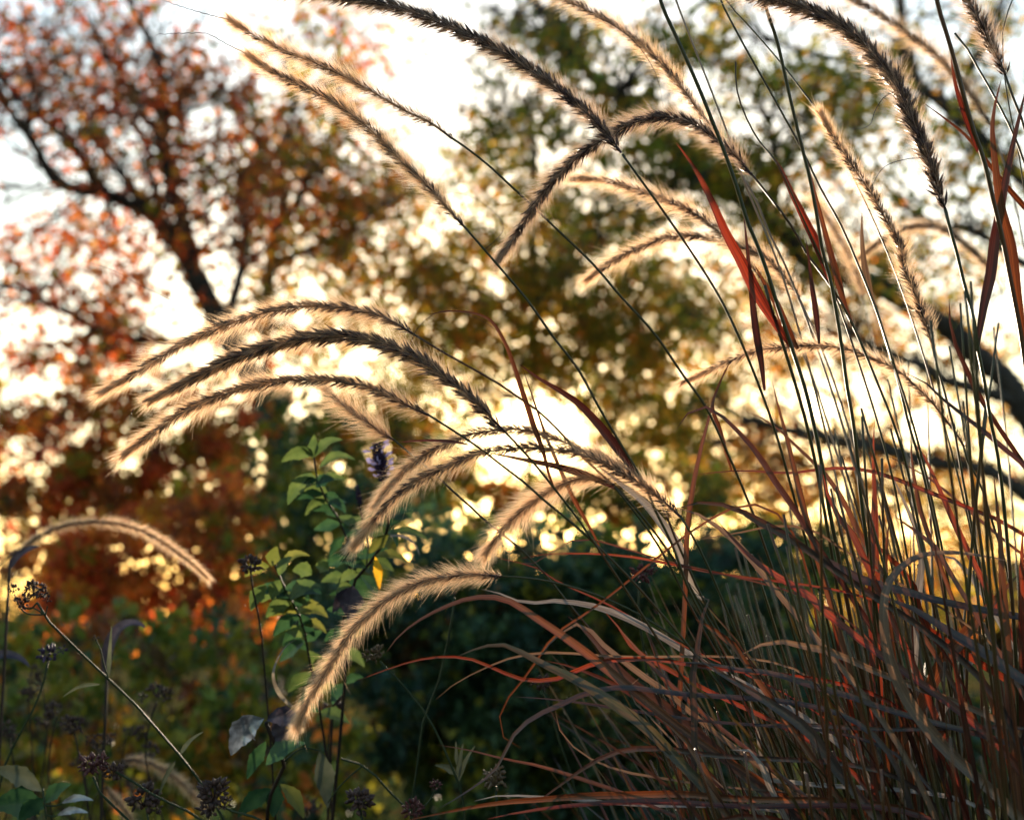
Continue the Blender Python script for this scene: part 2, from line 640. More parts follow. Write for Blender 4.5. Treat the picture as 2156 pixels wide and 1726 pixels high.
t.limb([(480, 700), (330, 720), (196, 690), (147, 661), (87, 633), (45, 605), (-20, 595)], 0.05, 0.018, dz=-0.5)
t.limb([(550, 840), (420, 850), (300, 760), (200, 740)], 0.04, 0.012, dz=-0.4)
t.limb([(130, 388), (60, 395), (0, 400)], 0.02, 0.006)
t.limb([(120, 430), (180, 395), (222, 408)], 0.008, 0.02)
t.clumps([(200, 120, 210, 140, 42, 40, 0.5), (270, 290, 130, 110, 20, 38, 0.6), (460, 180, 90, 110, 18, 36, 0.7),
          (430, 400, 120, 120, 24, 40, 0.7), (90, 250, 110, 120, 16, 38, 0.45), (520, 430, 80, 120, 18, 40, 0.9),
          (120, 560, 130, 90, 20, 36, 0.42), (250, 560, 140, 90, 20, 38, 0.5), (240, 720, 90, 60, 22, 38, 1.0),
          (60, 120, 90, 120, 16, 36, 0.4)],
         {'red': 2.2, 'rust': 3, 'maroon': 1, 'orange': 1.8, 'brown': 1.6, 'olive': 0.8}, HOLES)
t.veil([(190, 150, 240, 190, 0.24), (330, 330, 260, 170, 0.2), (130, 620, 230, 190, 0.34), (470, 300, 130, 220, 0.26), (300, 560, 200, 130, 0.24)],
       {'red': 2, 'rust': 3, 'maroon': 0.6, 'orange': 3, 'brown': 1.5, 'amber': 1.2, 'olive': 1}, HOLES)
t.done()

# amber tree between the maple and the gap
t = Tree("amber_tree", "olive and amber leaved tree with a thin dark trunk, close behind the red one", "tree", 14.0, 0.095, foot(575, 14.0))
t.dense = 0.24
t.limb([(575, 1000), (566, 800), (563, 620), (575, 520), (600, 430)], 0.13, 0.06, trunk=True)
t.limb([(575, 520), (640, 400), (690, 300), (720, 180)], 0.05, 0.012)
t.limb([(600, 430), (590, 330), (620, 220), (600, 90)], 0.05, 0.012, dz=0.8)
t.limb([(568, 560), (700, 500), (820, 430), (900, 400)], 0.045, 0.012, dz=-.6)
t.clumps([(640, 260, 100, 90, 26, 38, 0.85), (640, 410, 150, 110, 46, 40, 0.95), (760, 470, 90, 80, 20, 36, 0.8), (800, 390, 90, 50, 14, 34, 0.7),
          (680, 90, 120, 70, 18, 36, 0.45), (760, 560, 120, 60, 16, 34, 0.5), (600, 570, 90, 50, 10, 34, 0.7), (520, 700, 130, 90, 24, 38, 0.9)],
         {'olive': 3, 'amber': 2, 'orange': 1.6, 'red': 1, 'brown': 1.3, 'green': 1}, HOLES)
t.veil([(680, 360, 200, 200, 0.36), (700, 90, 220, 90, 0.26), (720, 600, 200, 110, 0.4)],
       {'olive': 3, 'amber': 2, 'orange': 1.2, 'brown': 2, 'red': 0.7}, HOLES)
t.done()

# big olive tree whose boughs reach in from beside the frame
t = Tree("spreading_tree", "big olive-leaved tree with long mossy boughs reaching over the plumes", "tree", 9.5, 0.07, foot(2330, 9.5))
t.limb([(2320, 1250), (2240, 1010), (2150, 850)], 0.16, 0.108, trunk=True)
t.limb([(2150, 850), (2105, 787), (2052, 745), (2000, 693), (1930, 651), (1878, 619), (1825, 588), (1720, 560), (1626, 469), (1563, 420),
        (1510, 395), (1475, 357), (1423, 304), (1370, 250), (1299, 196), (1253, 164), (1201, 105), (1166, 52), (1127, 5), (1090, -40)], 0.095, 0.034, dz=0.8)
t.limb([(2200, 480), (2156, 378), (2122, 350), (2070, 297), (2017, 245), (1982, 217), (1940, 182), (1900, 60), (1900, -60)], 0.066, 0.032, dz=0.5)
t.limb([(2330, 900), (2270, 700), (2200, 480)], 0.10, 0.068)
t.limb([(2150, 850), (2045, 815), (1982, 798), (1930, 766), (1860, 740), (1780, 700)], 0.055, 0.018, dz=-0.4)
t.limb([(2320, 1140), (2156, 1040), (2105, 1001), (2052, 983), (1983, 976), (1913, 962), (1843, 941), (1773, 927), (1703, 913), (1650, 903), (1560, 880)], 0.068, 0.027, dz=-0.5)
t.limb([(2200, 575), (2122, 535), (2087, 507), (2035, 486), (1960, 470), (1880, 420)], 0.04, 0.012)
t.limb([(1940, 182), (1850, 150), (1759, 122), (1703, 115), (1650, 94), (1598, 66), (1545, 31), (1493, 5), (1450, -40)], 0.022, 0.012)
t.limb([(1299, 196), (1250, 225), (1150, 235), (1050, 232), (960, 240)], 0.02, 0.008)
t.limb([(1510, 395), (1420, 400), (1330, 430), (1260, 470)], 0.025, 0.008)
t.limb([(1626, 469), (1640, 380), (1620, 280), (1650, 180)], 0.028, 0.01)
t.limb([(1201, 105), (1160, 90), (1090, 60), (1040, 10)], 0.02, 0.008)
t.limb([(2017, 245), (2040, 160), (2100, 60), (2110, -40)], 0.03, 0.012)
t.limb([(1878, 619), (1850, 540), (1800, 470), (1760, 380)], 0.02, 0.008)
t.clumps([(1200, 110, 90, 90, 26, 34, 0.75), (1290, 230, 90, 40, 18, 30, 0.95), (1100, 260, 130, 45, 22, 32, 0.6), (1500, 350, 160, 60, 32, 34, 0.8),
          (1510, 110, 90, 70, 22, 34, 0.9), (1700, 170, 120, 80, 30, 36, 0.7), (1680, 310, 110, 70, 22, 34, 0.6), (1320, 430, 140, 60, 22, 34, 0.6),
          (1600, 470, 110, 60, 20, 34, 0.65), (1830, 260, 80, 90, 16, 34, 0.5), (2110, 120, 70, 120, 16, 32, 0.55), (1990, 330, 110, 70, 14, 34, 0.4),
          (1780, 560, 110, 50, 16, 34, 0.6), (2080, 320, 80, 60, 10, 30, 0.5), (1380, 60, 70, 50, 10, 30, 0.5), (1060, 60, 60, 60, 8, 30, 0.45)],
         {'olive': 4, 'green': 3, 'amber': 1.2, 'gold': 1, 'brown': 0.3, 'dark': 0.4}, HOLES)
t.veil([(1230, 190, 260, 190, 0.4), (1600, 200, 260, 220, 0.36), (1420, 430, 260, 150, 0.4), (1950, 330, 240, 300, 0.25), (1750, 560, 200, 120, 0.25)],
       {'olive': 4, 'green': 3, 'amber': 1.2, 'gold': 1.2, 'brown': 0.4}, HOLES)
t.done()

# golden tree around the sun
M_GOLD = mat_foliage("golden_leaf", 0.55, 1.75)
t = Tree("golden_tree", "golden olive tree standing around the low sun, full of glinting gaps", "tree", 16.0, 0.10, foot(1110, 16.0))
t.limb([(1112, 1060), (1120, 800), (1127, 600), (1126, 420), (1128, 315)], 0.055, 0.03, trunk=True)
t.limb([(1126, 420), (1200, 330), (1260, 300)], 0.03, 0.01)
t.limb([(1122, 640), (1230, 540), (1330, 500)], 0.035, 0.01, dz=-0.7)
t.limb([(1122, 700), (1000, 600), (900, 560)], 0.035, 0.01, dz=0.7)
t.limb([(1120, 780), (1260, 720), (1400, 690), (1520, 640)], 0.035, 0.01, dz=0.5)
t.clumps([(1140, 540, 110, 70, 34, 34, 1.0), (1060, 350, 110, 90, 22, 34, 0.55), (1240, 460, 110, 60, 22, 34, 0.6), (1110, 690, 170, 90, 52, 34, 0.78),
          (1330, 640, 160, 90, 44, 34, 0.62), (940, 620, 120, 120, 24, 34, 0.4), (1300, 790, 140, 80, 40, 34, 0.75), (960, 800, 110, 60, 18, 32, 0.5),
          (1470, 700, 90, 90, 18, 32, 0.5), (860, 760, 100, 60, 14, 32, 0.55), (1350, 940, 90, 70, 26, 32, 0.9), (840, 900, 110, 60, 22, 32, 0.95),
          (1250, 880, 60, 40, 8, 28, 0.5)],
         {'olive': 4, 'amber': 1.8, 'gold': 1.8, 'brown': 0.6, 'green': 2, 'orange': 0.4}, HOLES, spread=2.2)
t.veil([(1120, 620, 300, 230, 0.72), (1330, 740, 240, 200, 0.74), (820, 690, 230, 170, 0.75), (980, 420, 190, 130, 0.5), (870, 900, 200, 110, 0.8),
        (1380, 930, 160, 100, 0.7), (1130, 980, 220, 70, 0.6)],
       {'olive': 4, 'amber': 1.8, 'gold': 2, 'brown': 0.8, 'orange': 0.4, 'green': 2}, HOLES, spread=2.2)
t.done(M_GOLD)

# thin far tree behind the stems
t = Tree("distant_tree", "sparse yellowing tree far off behind the grass stems, pale sky between its twigs", "tree", 21.0, 0.11, foot(1820, 21.0))
t.limb([(1820, 1200), (1800, 1000), (1790, 850), (1760, 740)], 0.11, 0.05, trunk=True)
t.limb([(1790, 850), (1650, 780), (1540, 700), (1440, 660)], 0.05, 0.012)
t.limb([(1800, 960), (1950, 820), (2050, 700), (2130, 560)], 0.05, 0.012, dz=0.8)
t.limb([(1805, 1010), (1640, 960), (1520, 930), (1430, 920)], 0.05, 0.012, dz=-0.8)
t.limb([(1805, 1010), (1980, 1060), (2100, 1060), (2180, 1020)], 0.05, 0.012)
t.clumps([(1520, 960, 110, 90, 34, 34, 0.75), (1620, 1060, 120, 70, 28, 34, 0.7), (1760, 1010, 150, 110, 30, 34, 0.42), (1980, 1120, 170, 90, 34, 34, 0.5),
          (1560, 640, 120, 100, 24, 34, 0.55), (1900, 760, 200, 170, 38, 34, 0.3), (2060, 1000, 110, 90, 14, 34, 0.35), (1650, 760, 110, 80, 16, 34, 0.4),
          (1900, 1250, 220, 70, 44, 34, 0.62), (1560, 820, 90, 60, 16, 34, 0.5)],
         {'olive': 3, 'amber': 2, 'gold': 1.5, 'brown': 2, 'orange': 1}, HOLES, spread=2.5)
t.veil([(1560, 800, 220, 260, 0.55), (1800, 1080, 330, 180, 0.55), (2000, 760, 220, 280, 0.4), (1750, 560, 200, 200, 0.3)],
       {'olive': 2, 'amber': 2, 'gold': 1.6, 'brown': 2.4, 'orange': 1}, HOLES, spread=2.5)
t.done()


def shrub(name, label, cat, D, spread, regions, pal, leaf, foot_x, group=None, upright=0.2, mat=None, gap=0.35, nstem=7):
    f = foot(foot_x, D)
    t = Tree(name, label, cat, D, leaf, f, group)
    f = np.array(f)
    tops = []
    for (x, y, rx, ry, cnt, cr, cov) in regions:
        for _ in range(cnt):
            a = rng.random() * 2 * math.pi
            q = math.sqrt(rng.random())
            d = D + spread * (rng.random() * 2 - 1)
            cen = P(x + rx * q * math.cos(a), y + ry * q * math.sin(a), d)
            r = cr * (0.7 + 0.6 * rng.random()) / FOC * d
            cen[2] = max(cen[2], ground_z(cen[0], cen[1]) + r * 0.5)
            clump_leaves(t.crown, cen, r, cov, leaf, pal, upright=upright, gap=gap)
            tops.append(cen)
    for _ in range(nstem):
        e = tops[rng.integers(len(tops))]
        b = f + np.array([rng.normal() * 0.12, rng.normal() * 0.12, -0.03])
        mid = (b + e) / 2 + np.array([0, 0, 0.12 * np.linalg.norm(e - b)])
        cc = spline([b, mid, e], 14)
        tube(t.wood, cc, np.linspace(0.012, 0.003, 14), 5)
    t.done(mat or M_BUSH, M_TWIG, 'foliage', 'branches')


shrub("rust_shrub", "tall rust-brown shrub below the red tree, speckled with bright gaps", "shrub", 8.5, 0.8,
      [(110, 850, 150, 110, 46, 36, 0.8), (330, 890, 170, 110, 54, 36, 0.9), (60, 1000, 130, 90, 34, 36, 1.0), (160, 1060, 180, 60, 30, 34, 1.0), (240, 1000, 130, 70, 24, 34, 1.1),
       (470, 900, 90, 110, 24, 34, 1.0), (330, 1060, 260, 60, 40, 32, 1.0)],
      {'rust': 2.4, 'maroon': 0.5, 'red': 1.8, 'brown': 1.2, 'orange': 3, 'olive': 2, 'amber': 1}, 0.055, 250, mat=M_LEAF)
shrub("fiery_shrub", "glowing orange-red shrub behind the small drooping blurred plume", "shrub", 6.0, 0.6,
      [(430, 1080, 130, 90, 30, 38, 1.1), (300, 1160, 190, 90, 40, 38, 1.2), (130, 1180, 130, 80, 22, 36, 1.1), (480, 1200, 90, 70, 16, 34, 1.2),
       (320, 1270, 260, 70, 34, 36, 1.3)],
      {'orange': 4, 'red': 3, 'rust': 2, 'amber': 0.8, 'olive': 0.9, 'green': 0.5}, 0.05, 330, mat=M_LEAF)
shrub("green_shrub", "dark green leafy shrub under the three stacked plumes", "shrub", 5.0, 0.5,
      [(610, 990, 60, 70, 9, 34, 0.9), (650, 890, 110, 60, 16, 30, 0.8), (650, 1090, 110, 80, 20, 36, 1.1), (760, 1090, 90, 80, 16, 34, 1.0), (720, 1230, 140, 80, 26, 38, 1.4)],
      {'dark': 3, 'green': 2.6, 'olive': 1.6, 'teal': 1.2}, 0.045, 680)
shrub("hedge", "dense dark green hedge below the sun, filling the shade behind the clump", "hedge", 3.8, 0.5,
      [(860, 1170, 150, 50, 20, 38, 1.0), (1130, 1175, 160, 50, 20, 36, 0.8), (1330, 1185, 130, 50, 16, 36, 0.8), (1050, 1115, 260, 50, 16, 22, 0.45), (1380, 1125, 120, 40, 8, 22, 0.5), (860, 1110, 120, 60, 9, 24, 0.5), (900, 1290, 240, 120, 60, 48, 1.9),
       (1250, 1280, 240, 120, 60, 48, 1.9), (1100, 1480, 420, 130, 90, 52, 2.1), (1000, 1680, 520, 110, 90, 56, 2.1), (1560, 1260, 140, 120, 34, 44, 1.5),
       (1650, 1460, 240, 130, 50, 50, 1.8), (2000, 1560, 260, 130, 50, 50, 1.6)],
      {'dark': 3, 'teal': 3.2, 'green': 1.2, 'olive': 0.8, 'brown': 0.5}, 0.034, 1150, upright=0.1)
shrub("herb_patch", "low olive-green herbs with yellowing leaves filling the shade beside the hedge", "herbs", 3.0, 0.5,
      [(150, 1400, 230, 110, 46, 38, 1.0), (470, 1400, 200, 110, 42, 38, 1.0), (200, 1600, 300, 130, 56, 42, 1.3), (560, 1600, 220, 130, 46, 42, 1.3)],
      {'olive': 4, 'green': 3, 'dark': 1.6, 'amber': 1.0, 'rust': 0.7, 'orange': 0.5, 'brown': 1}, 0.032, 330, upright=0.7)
shrub("wayside_shrub", "grey-green shrub half hidden behind the grass stems at their feet", "shrub", 6.5, 0.5,
      [(1650, 1190, 130, 60, 26, 36, 1.1), (1520, 1170, 90, 60, 14, 34, 1.1), (1700, 1290, 90, 50, 8, 28, 0.6)],
      {'dark': 2, 'green': 1.6, 'teal': 1, 'olive': 1}, 0.045, 1640)

shrub("thicket", "olive and orange thicket beyond the hedge, just under the sun", "shrub", 11.0, 0.9,
      [(1080, 1075, 430, 50, 100, 32, 1.0), (1330, 1020, 150, 50, 26, 30, 0.8), (930, 1020, 100, 50, 16, 30, 0.8), (720, 990, 190, 90, 50, 34, 1.0), (890, 1000, 130, 70, 30, 32, 0.9), (620, 900, 150, 70, 30, 32, 0.8), (800, 900, 120, 60, 20, 30, 0.7), (1420, 1050, 120, 60, 20, 32, 0.7),
       (1250, 1040, 120, 40, 10, 30, 0.6), (560, 1060, 90, 90, 18, 34, 0.9), (1650, 1140, 150, 60, 18, 34, 0.7)],
      {'olive': 3, 'green': 2, 'dark': 1.2, 'amber': 1.4, 'orange': 0.8, 'brown': 1}, 0.075, 1050, mat=M_LEAF, gap=0.34)

# far wood along the skyline
wb, wcr = MB(), 0
for _ in range(90):
    a = R(rng.uniform(-26, 26))
    d = rng.uniform(70, 95)
    h = rng.uniform(1.5, 4.2)
    cen = np.array([math.sin(a) * d, math.cos(a) * d, float(ground_z(0, d)) + h * 0.6])
    clump_leaves(wb, cen, h, 1.0, 0.45, {'olive': 2, 'brown': 2, 'dark': 2, 'rust': 1}, gap=0.2)
w = wb.build("far_woods", M_BUSH, smooth=False)
tag(w, "low far wood along the skyline behind the garden", "woods", kind="stuff")
# ------------------------------------------------------------------ the fountain grass: materials
M_STEM = mat_stem("grass_stem", [(0.3, (0.022, 0.034, 0.011)), (0.52, (0.045, 0.042, 0.014)), (0.72, (0.095, 0.030, 0.014))])
M_STEM_PALE = mat_stem("dry_stem", [(0.3, (0.15, 0.11, 0.08)), (0.5, (0.24, 0.19, 0.14)), (0.7, (0.30, 0.26, 0.22))])
M_SPIKE = mat_hair("dark_spikelet", (0.020, 0.008, 0.011), (0.030, 0.011, 0.014), (0.075, 0.030, 0.030), 0.2, 1.2)
M_SPIKE_PALE = mat_hair("brown_spikelet", (0.045, 0.021, 0.020), (0.065, 0.031, 0.027), (0.15, 0.08, 0.062), 0.3, 1.2)
M_AWN = mat_hair("straw_bristle", (0.36, 0.20, 0.13), (0.74, 0.53, 0.36), (0.88, 0.74, 0.57), 0.8, 1.1)
M_AWN_DARK = mat_hair("smoky_bristle", (0.17, 0.09, 0.08), (0.45, 0.32, 0.25), (0.72, 0.59, 0.48), 0.7, 1.12)
M_BLADES = {
    'red': mat_blade("red_blade", (0.024, 0.006, 0.005), (0.066, 0.012, 0.008), (0.15, 0.03, 0.014), 0.46, (1.5, 0.75, 0.5), gain=1.0),
    'rust': mat_blade("rust_blade", (0.030, 0.011, 0.006), (0.072, 0.024, 0.010), (0.15, 0.058, 0.022), 0.32, (1.4, 0.8, 0.5), gain=0.85),
    'wine': mat_blade("wine_blade", (0.008, 0.005, 0.005), (0.017, 0.007, 0.007), (0.040, 0.015, 0.012), 0.2, (1.6, 0.6, 0.5), 0.42, 0.35),
    'slate': mat_blade("grey_purple_blade", (0.010, 0.008, 0.010), (0.020, 0.016, 0.018), (0.040, 0.030, 0.032), 0.14, (1.4, 0.7, 0.6), 0.42, 0.4),
    'olive': mat_blade("olive_blade", (0.010, 0.014, 0.005), (0.020, 0.024, 0.008), (0.042, 0.036, 0.012), 0.24, (1.3, 0.9, 0.5)),
    'tan': mat_blade("tan_blade", (0.045, 0.030, 0.021), (0.085, 0.058, 0.040), (0.14, 0.10, 0.07), 0.3, (1.2, 0.9, 0.7)),
    'silver': mat_blade("silver_blade", (0.10, 0.095, 0.10), (0.19, 0.175, 0.175), (0.30, 0.275, 0.265), 0.2, (1.1, 0.95, 0.8), 0.4, 0.6),
}
ROOT = np.array([0.31, 0.90, 0.0])


def root_pt(dx=0.0):
    a = rng.random() * 6.28
    q = math.sqrt(rng.random()) * 0.10
    x, y = ROOT[0] + q * math.cos(a) + dx, ROOT[1] + q * math.sin(a)
    return np.array([x, y, float(ground_z(x, y)) - 0.01])


def world_path(pts, d0, d1):
    n = len(pts)
    L = np.concatenate([[0], np.cumsum(np.hypot(*np.diff(np.array(pts, float), axis=0).T))])
    f = L / L[-1]
    return np.array([P(x, y, d0 + (d1 - d0) * t) for (x, y), t in zip(pts, f)])


# ------------------------------------------------------------------ one plume
def plume_mesh(c, dark=0.5, slen=0.0062, alen=0.0135, dens=1.0, sparse_base=0.22, blunt=0.24):
    """c runs from the plume's base to its tip.  Returns (spikelets + rachis, bristles)."""
    L = plen(c)
    N = max(60, int(L / 0.0012))
    c = spline(c, N)
    T, A, B = frames(c)
    sp, aw = MB(), MB()
    tube(sp, c, np.linspace(0.0009, 0.00025, N), 5, t=0.2)
    # spikelets, whorled round the rachis, thinning towards the base of the plume
    n = int(L / 0.00027 * dens)
    s = rng.random(n)
    s = s[rng.random(n) < np.clip(0.22 + s / sparse_base, 0, 1)]
    n = len(s)
    taper = np.clip((1 - s) / blunt, 0.12, 1) ** 0.7
    i = np.clip((s * (N - 1)).astype(int), 0, N - 1)
    az = rng.random(n) * 2 * math.pi
    rad = A[i] * np.cos(az)[:, None] + B[i] * np.sin(az)[:, None]
    ang = np.clip(rng.normal(R(37), R(8), n), R(12), R(58)) * (0.55 + 0.45 * taper)
    d = T[i] * np.cos(ang)[:, None] + rad * np.sin(ang)[:, None]
    ln = slen * 0.9 * (0.7 + 0.6 * rng.random(n)) * (0.6 + 0.4 * taper) * (0.92 + 0.3 * dark)
    w = ln * 0.066 * (0.8 + 0.8 * dark)
    o = c[i] + rad * 0.0006
    e1 = nrm(np.cross(d, rad))
    e2 = np.cross(d, e1)
    bend = (T[i] * 0.10 + np.array([0, 0, -0.05])) * ln[:, None]
    ring = []
    for k in range(3):
        th = k * 2.0944
        ring.append(o + d * (ln * 0.38)[:, None] + (e1 * math.cos(th) + e2 * math.sin(th)) * w[:, None])
    v = np.stack([o] + ring + [o + d * ln[:, None] + bend], 1)
    b = np.arange(n)[:, None] * 5
    f = np.concatenate([b + np.array([[0, 1, 2]]), b + np.array([[0, 2, 3]]), b + np.array([[0, 3, 1]]),
                        b + np.array([[4, 2, 1]]), b + np.array([[4, 3, 2]]), b + np.array([[4, 1, 3]])])
    sp.add(v.reshape(-1, 3), [f], t=np.tile([0.0, 0.4, 0.4, 0.4, 1.0], n))
    # bristles, in tufts all the way along
    nt_ = int(L / 0.00022)
    ts = np.concatenate([rng.random(nt_), 0.9 + 0.1 * rng.random(nt_ // 12)])
    ta = rng.random(len(ts)) * 2 * math.pi
    tl = 0.8 + 0.4 * rng.random(len(ts))
    k = int(L / 0.000026 * (0.55 + 0.45 * dens))
    tf = rng.integers(0, len(ts), k)
    s2 = np.clip(ts[tf] + rng.normal(size=k) * 0.0016 / L, 0.004, 0.999)
    keep = rng.random(k) < np.clip(0.15 + s2 / 0.11, 0, 1)
    tf, s2 = tf[keep], s2[keep]
    k = len(s2)
    i2 = np.clip((s2 * (N - 1)).astype(int), 0, N - 1)
    tp2 = np.clip((1 - s2) / blunt, 0.12, 1) ** 0.7
    az2 = ta[tf] + rng.normal(size=k) * 0.5
    r2 = A[i2] * np.cos(az2)[:, None] + B[i2] * np.sin(az2)[:, None]
    an2 = np.clip(rng.normal(R(50), R(11), k), R(14), R(85)) * (0.35 + 0.65 * tp2)
    d2 = T[i2] * np.cos(an2)[:, None] + r2 * np.sin(an2)[:, None]
    l2 = alen * 0.98 * tl[tf] * (0.35 + 0.75 * rng.random(k) ** 0.7) * (0.75 + 0.25 * tp2) * np.clip(0.6 + s2 / 0.2, 0, 1)
    l2 = np.where(rng.random(k) < 0.04, l2 * 1.5, l2)
    o2 = c[i2] + r2 * 0.0006
    side = nrm(np.cross(d2, rng.normal(size=(k, 3))))
    cur = T[i2] * 0.20 + rng.normal(size=(k, 3)) * 0.09 + np.array([0, 0, -0.05])
    st = [0.0, 0.4, 0.75]
    wid = np.array([1.0, 0.85, 0.6]) * 0.000095
    vs_ = []
    for u, ww in zip(st, wid):
        q = o2 + d2 * (l2 * u)[:, None] + cur * (l2 * u * u)[:, None]
        vs_ += [q - side * ww / 2, q + side * ww / 2]
    vs_.append(o2 + d2 * l2[:, None] + cur * l2[:, None])
    v = np.stack(vs_, 1)
    b = np.arange(k)[:, None] * 7
    aw.add(v.reshape(-1, 3), [np.concatenate([b + np.array([[0, 1, 3, 2]]), b + np.array([[2, 3, 5, 4]])]), b + np.array([[4, 5, 6]])],
           t=np.tile([0, 0, 0.4, 0.4, 0.75, 0.75, 1.0], k))
    return sp, aw


STEMS = {}
STALK_GROUP = "flowering stalks of the fountain grass"


def stalk(label, plume, stem, D, Dend=None, dark=0.5, r=(0.00095, 0.0006), pale=False, slen=0.0062, alen=0.0135, dens=1.0,
          Dtip=None, cat="grass plume", rooted=True, thread=None, awn=None, sparse_base=0.22, group=STALK_GROUP, rootdx=0.0):
    """plume: base -> tip; stem: from the plume's base down.  D at the plume, Dend where the stem leaves the frame."""
    Dend = D + rng.normal() * 0.03 if Dend is None else Dend
    Dtip = D if Dtip is None else Dtip
    sw = world_path(stem, D, Dend) if stem else None
    root = root_pt(rootdx) if rooted is True else np.asarray(rooted, float)
    if plume:
        pw = world_path(plume, D, Dtip)
        if stem is None:
            sw = np.array([pw[0]])
    low = sw[-1]
    down = np.stack([sw[-1] * 0.55 + root * 0.45 + np.array([-0.012, 0, 0]), root]) if low[2] > root[2] + 0.1 else np.array([root])
    path = np.concatenate([sw, down])[::-1]
    t = thing("grass_stalk", label, cat, root, group)
    STEMS[t.name] = spline(sw, 80)
    mb = MB()
    c = spline(path, 24 + 6 * len(path))
    rr = np.linspace(r[0], r[1], len(c)) * 1.3
    for kn in (0.42, 0.62):
        j = int(kn * len(c))
        rr[j] *= 1.35
    tube(mb, c, rr, 6)
    part(mb, "stem", M_STEM_PALE if pale else M_STEM, t)
    if plume:
        sp, aw = plume_mesh(spline(pw, 120), dark, slen, alen, dens, sparse_base)
        if thread:
            tw = world_path(thread, Dtip, Dtip)
            cc = spline(tw, 60)
            cc[1:] += np.cross(tangents(cc), [0, 1, 0])[1:] * (0.00035 * np.sin(np.arange(59) * 1.1) * np.linspace(0.2, 1, 59))[:, None]
            tube(sp, cc, np.linspace(0.00028, 0.00014, 60), 4, t=0.3)
        po = part(sp, "plume", M_SPIKE if dark > 0.45 else M_SPIKE_PALE, t)
        part(aw, "bristle_fringe", awn or (M_AWN_DARK if dark > 0.7 else M_AWN), po)
        # part() undoes the parents' offsets
    return t


def blade_profile(n, w, base=0.55, tipstart=0.35, s0=0.0):
    s = np.clip((np.linspace(0, 1, n) - s0) / (1 - s0), 0, 1)
    return w * np.clip(base + (1 - base) * s / 0.25, 0, 1) * np.clip((1 - s) / (1 - tipstart), 0, 1) ** 0.75 + 0.00012


def blade(parent, pts, width_ov, kind, D, D1=None, rooted=False, tw=None, fold=0.22, base=0.5, tipstart=0.35, name="leaf_blade", label=None, dx=0.0):
    """pts: base -> tip (measured), width in measured pixels; rooted blades run on down to the clump's base."""
    D1 = D if D1 is None else D1
    w = world_path(pts, D, D1)
    s0, vis = 0.0, plen(w)
    if rooted:
        rt = root_pt(dx)
        d0 = w[0] - w[1]
        d0 = d0 / np.linalg.norm(d0)
        g = w[0] + d0 * min(0.12, 0.25 * np.linalg.norm(w[0] - rt))
        w = np.concatenate([[rt, g * 0.6 + rt * 0.4 + d0 * 0.01, g], w])
    n = 40 + 4 * len(pts)
    c = spline(w, n)
    if rooted:
        s0 = max(0.0, 1 - vis / plen(c))
    mb = MB()
    a, b = tw if tw else (R(rng.uniform(-25, 25)), R(rng.uniform(-30, 30)))
    ribbon(mb, c, blade_profile(n, width_ov / FOC * (D + D1) / 2, base, tipstart, s0), a, b, fold, seed=rng.random() * 9)
    o = part(mb, name, M_BLADES[kind], parent)
    if label:
        o["label"] = label
    return o


# ------------------------------------------------------------------ the plumes, each traced and set at its own distance
G = {}
G['top_long'] = stalk("long dark plume sweeping across the top, its base tucked behind the arching central plume",
    [(1308, 322), (1260, 262), (1200, 210), (1150, 170), (1080, 122), (1000, 82), (900, 38), (800, 8), (700, -8), (620, -14), (520, -30), (420, -60)],
    [(1310, 325), (1400, 450), (1455, 530), (1521, 637), (1556, 710), (1598, 812), (1633, 910), (1661, 1008), (1700, 1150), (1740, 1300), (1790, 1500), (1830, 1726)],
    0.80, 0.86, dark=0.85, dens=1.25, slen=0.0068)
G['top_thin'] = stalk("thin straight plume uppermost at upper left, with a fine wavy thread at its tip",
    [(952, 292), (905, 258), (850, 232), (800, 203), (745, 172), (700, 150), (660, 132), (600, 108), (530, 72), (482, 42)],
    [(950, 290), (1000, 325), (1090, 405), (1180, 490), (1252, 560), (1306, 623), (1376, 700), (1442, 795), (1482, 850), (1528, 945), (1563, 1025), (1587, 1085), (1612, 1155), (1690, 1400), (1770, 1726)],
    0.83, 0.88, dark=0.3, dens=0.75, slen=0.0058, alen=0.0144, thread=[(482, 42), (420, 26), (350, 3), (320, -10)], sparse_base=0.5)
G['second'] = stalk("straight brown plume just below the thin one, a curly thread trailing from its tip",
    [(975, 475), (940, 436), (907, 399), (851, 346), (781, 275), (725, 230), (680, 203), (620, 175), (560, 143), (521, 115)],
    [(970, 469), (1040, 549), (1117, 641), (1166, 711), (1215, 774), (1257, 850), (1306, 934), (1351, 1008), (1376, 1067), (1411, 1137), (1450, 1240), (1500, 1340), (1580, 1520), (1660, 1726)],
    0.81, 0.84, dark=0.4, dens=0.95, thread=[(521, 115), (479, 94), (430, 70), (402, 70), (329, 73)], sparse_base=0.3)
G['tall_dark'] = stalk("thick dark plume arching down from the top edge beside the tall red blades",
    [(1990, 440), (1978, 405), (1961, 350), (1940, 297), (1912, 238), (1888, 178), (1850, 129), (1801, 77), (1738, 38), (1668, 10), (1600, -8), (1520, -30), (1440, -50)],
    [(1990, 440), (1996, 465), (2017, 542), (2031, 601), (2049, 665), (2059, 735), (2073, 805), (2084, 875), (2101, 962), (2112, 1050), (2122, 1155), (2140, 1400), (2150, 1726)],
    0.78, 0.80, dark=0.95, dens=1.45, slen=0.0075, alen=0.0144, r=(0.0012, 0.0008), sparse_base=0.3)
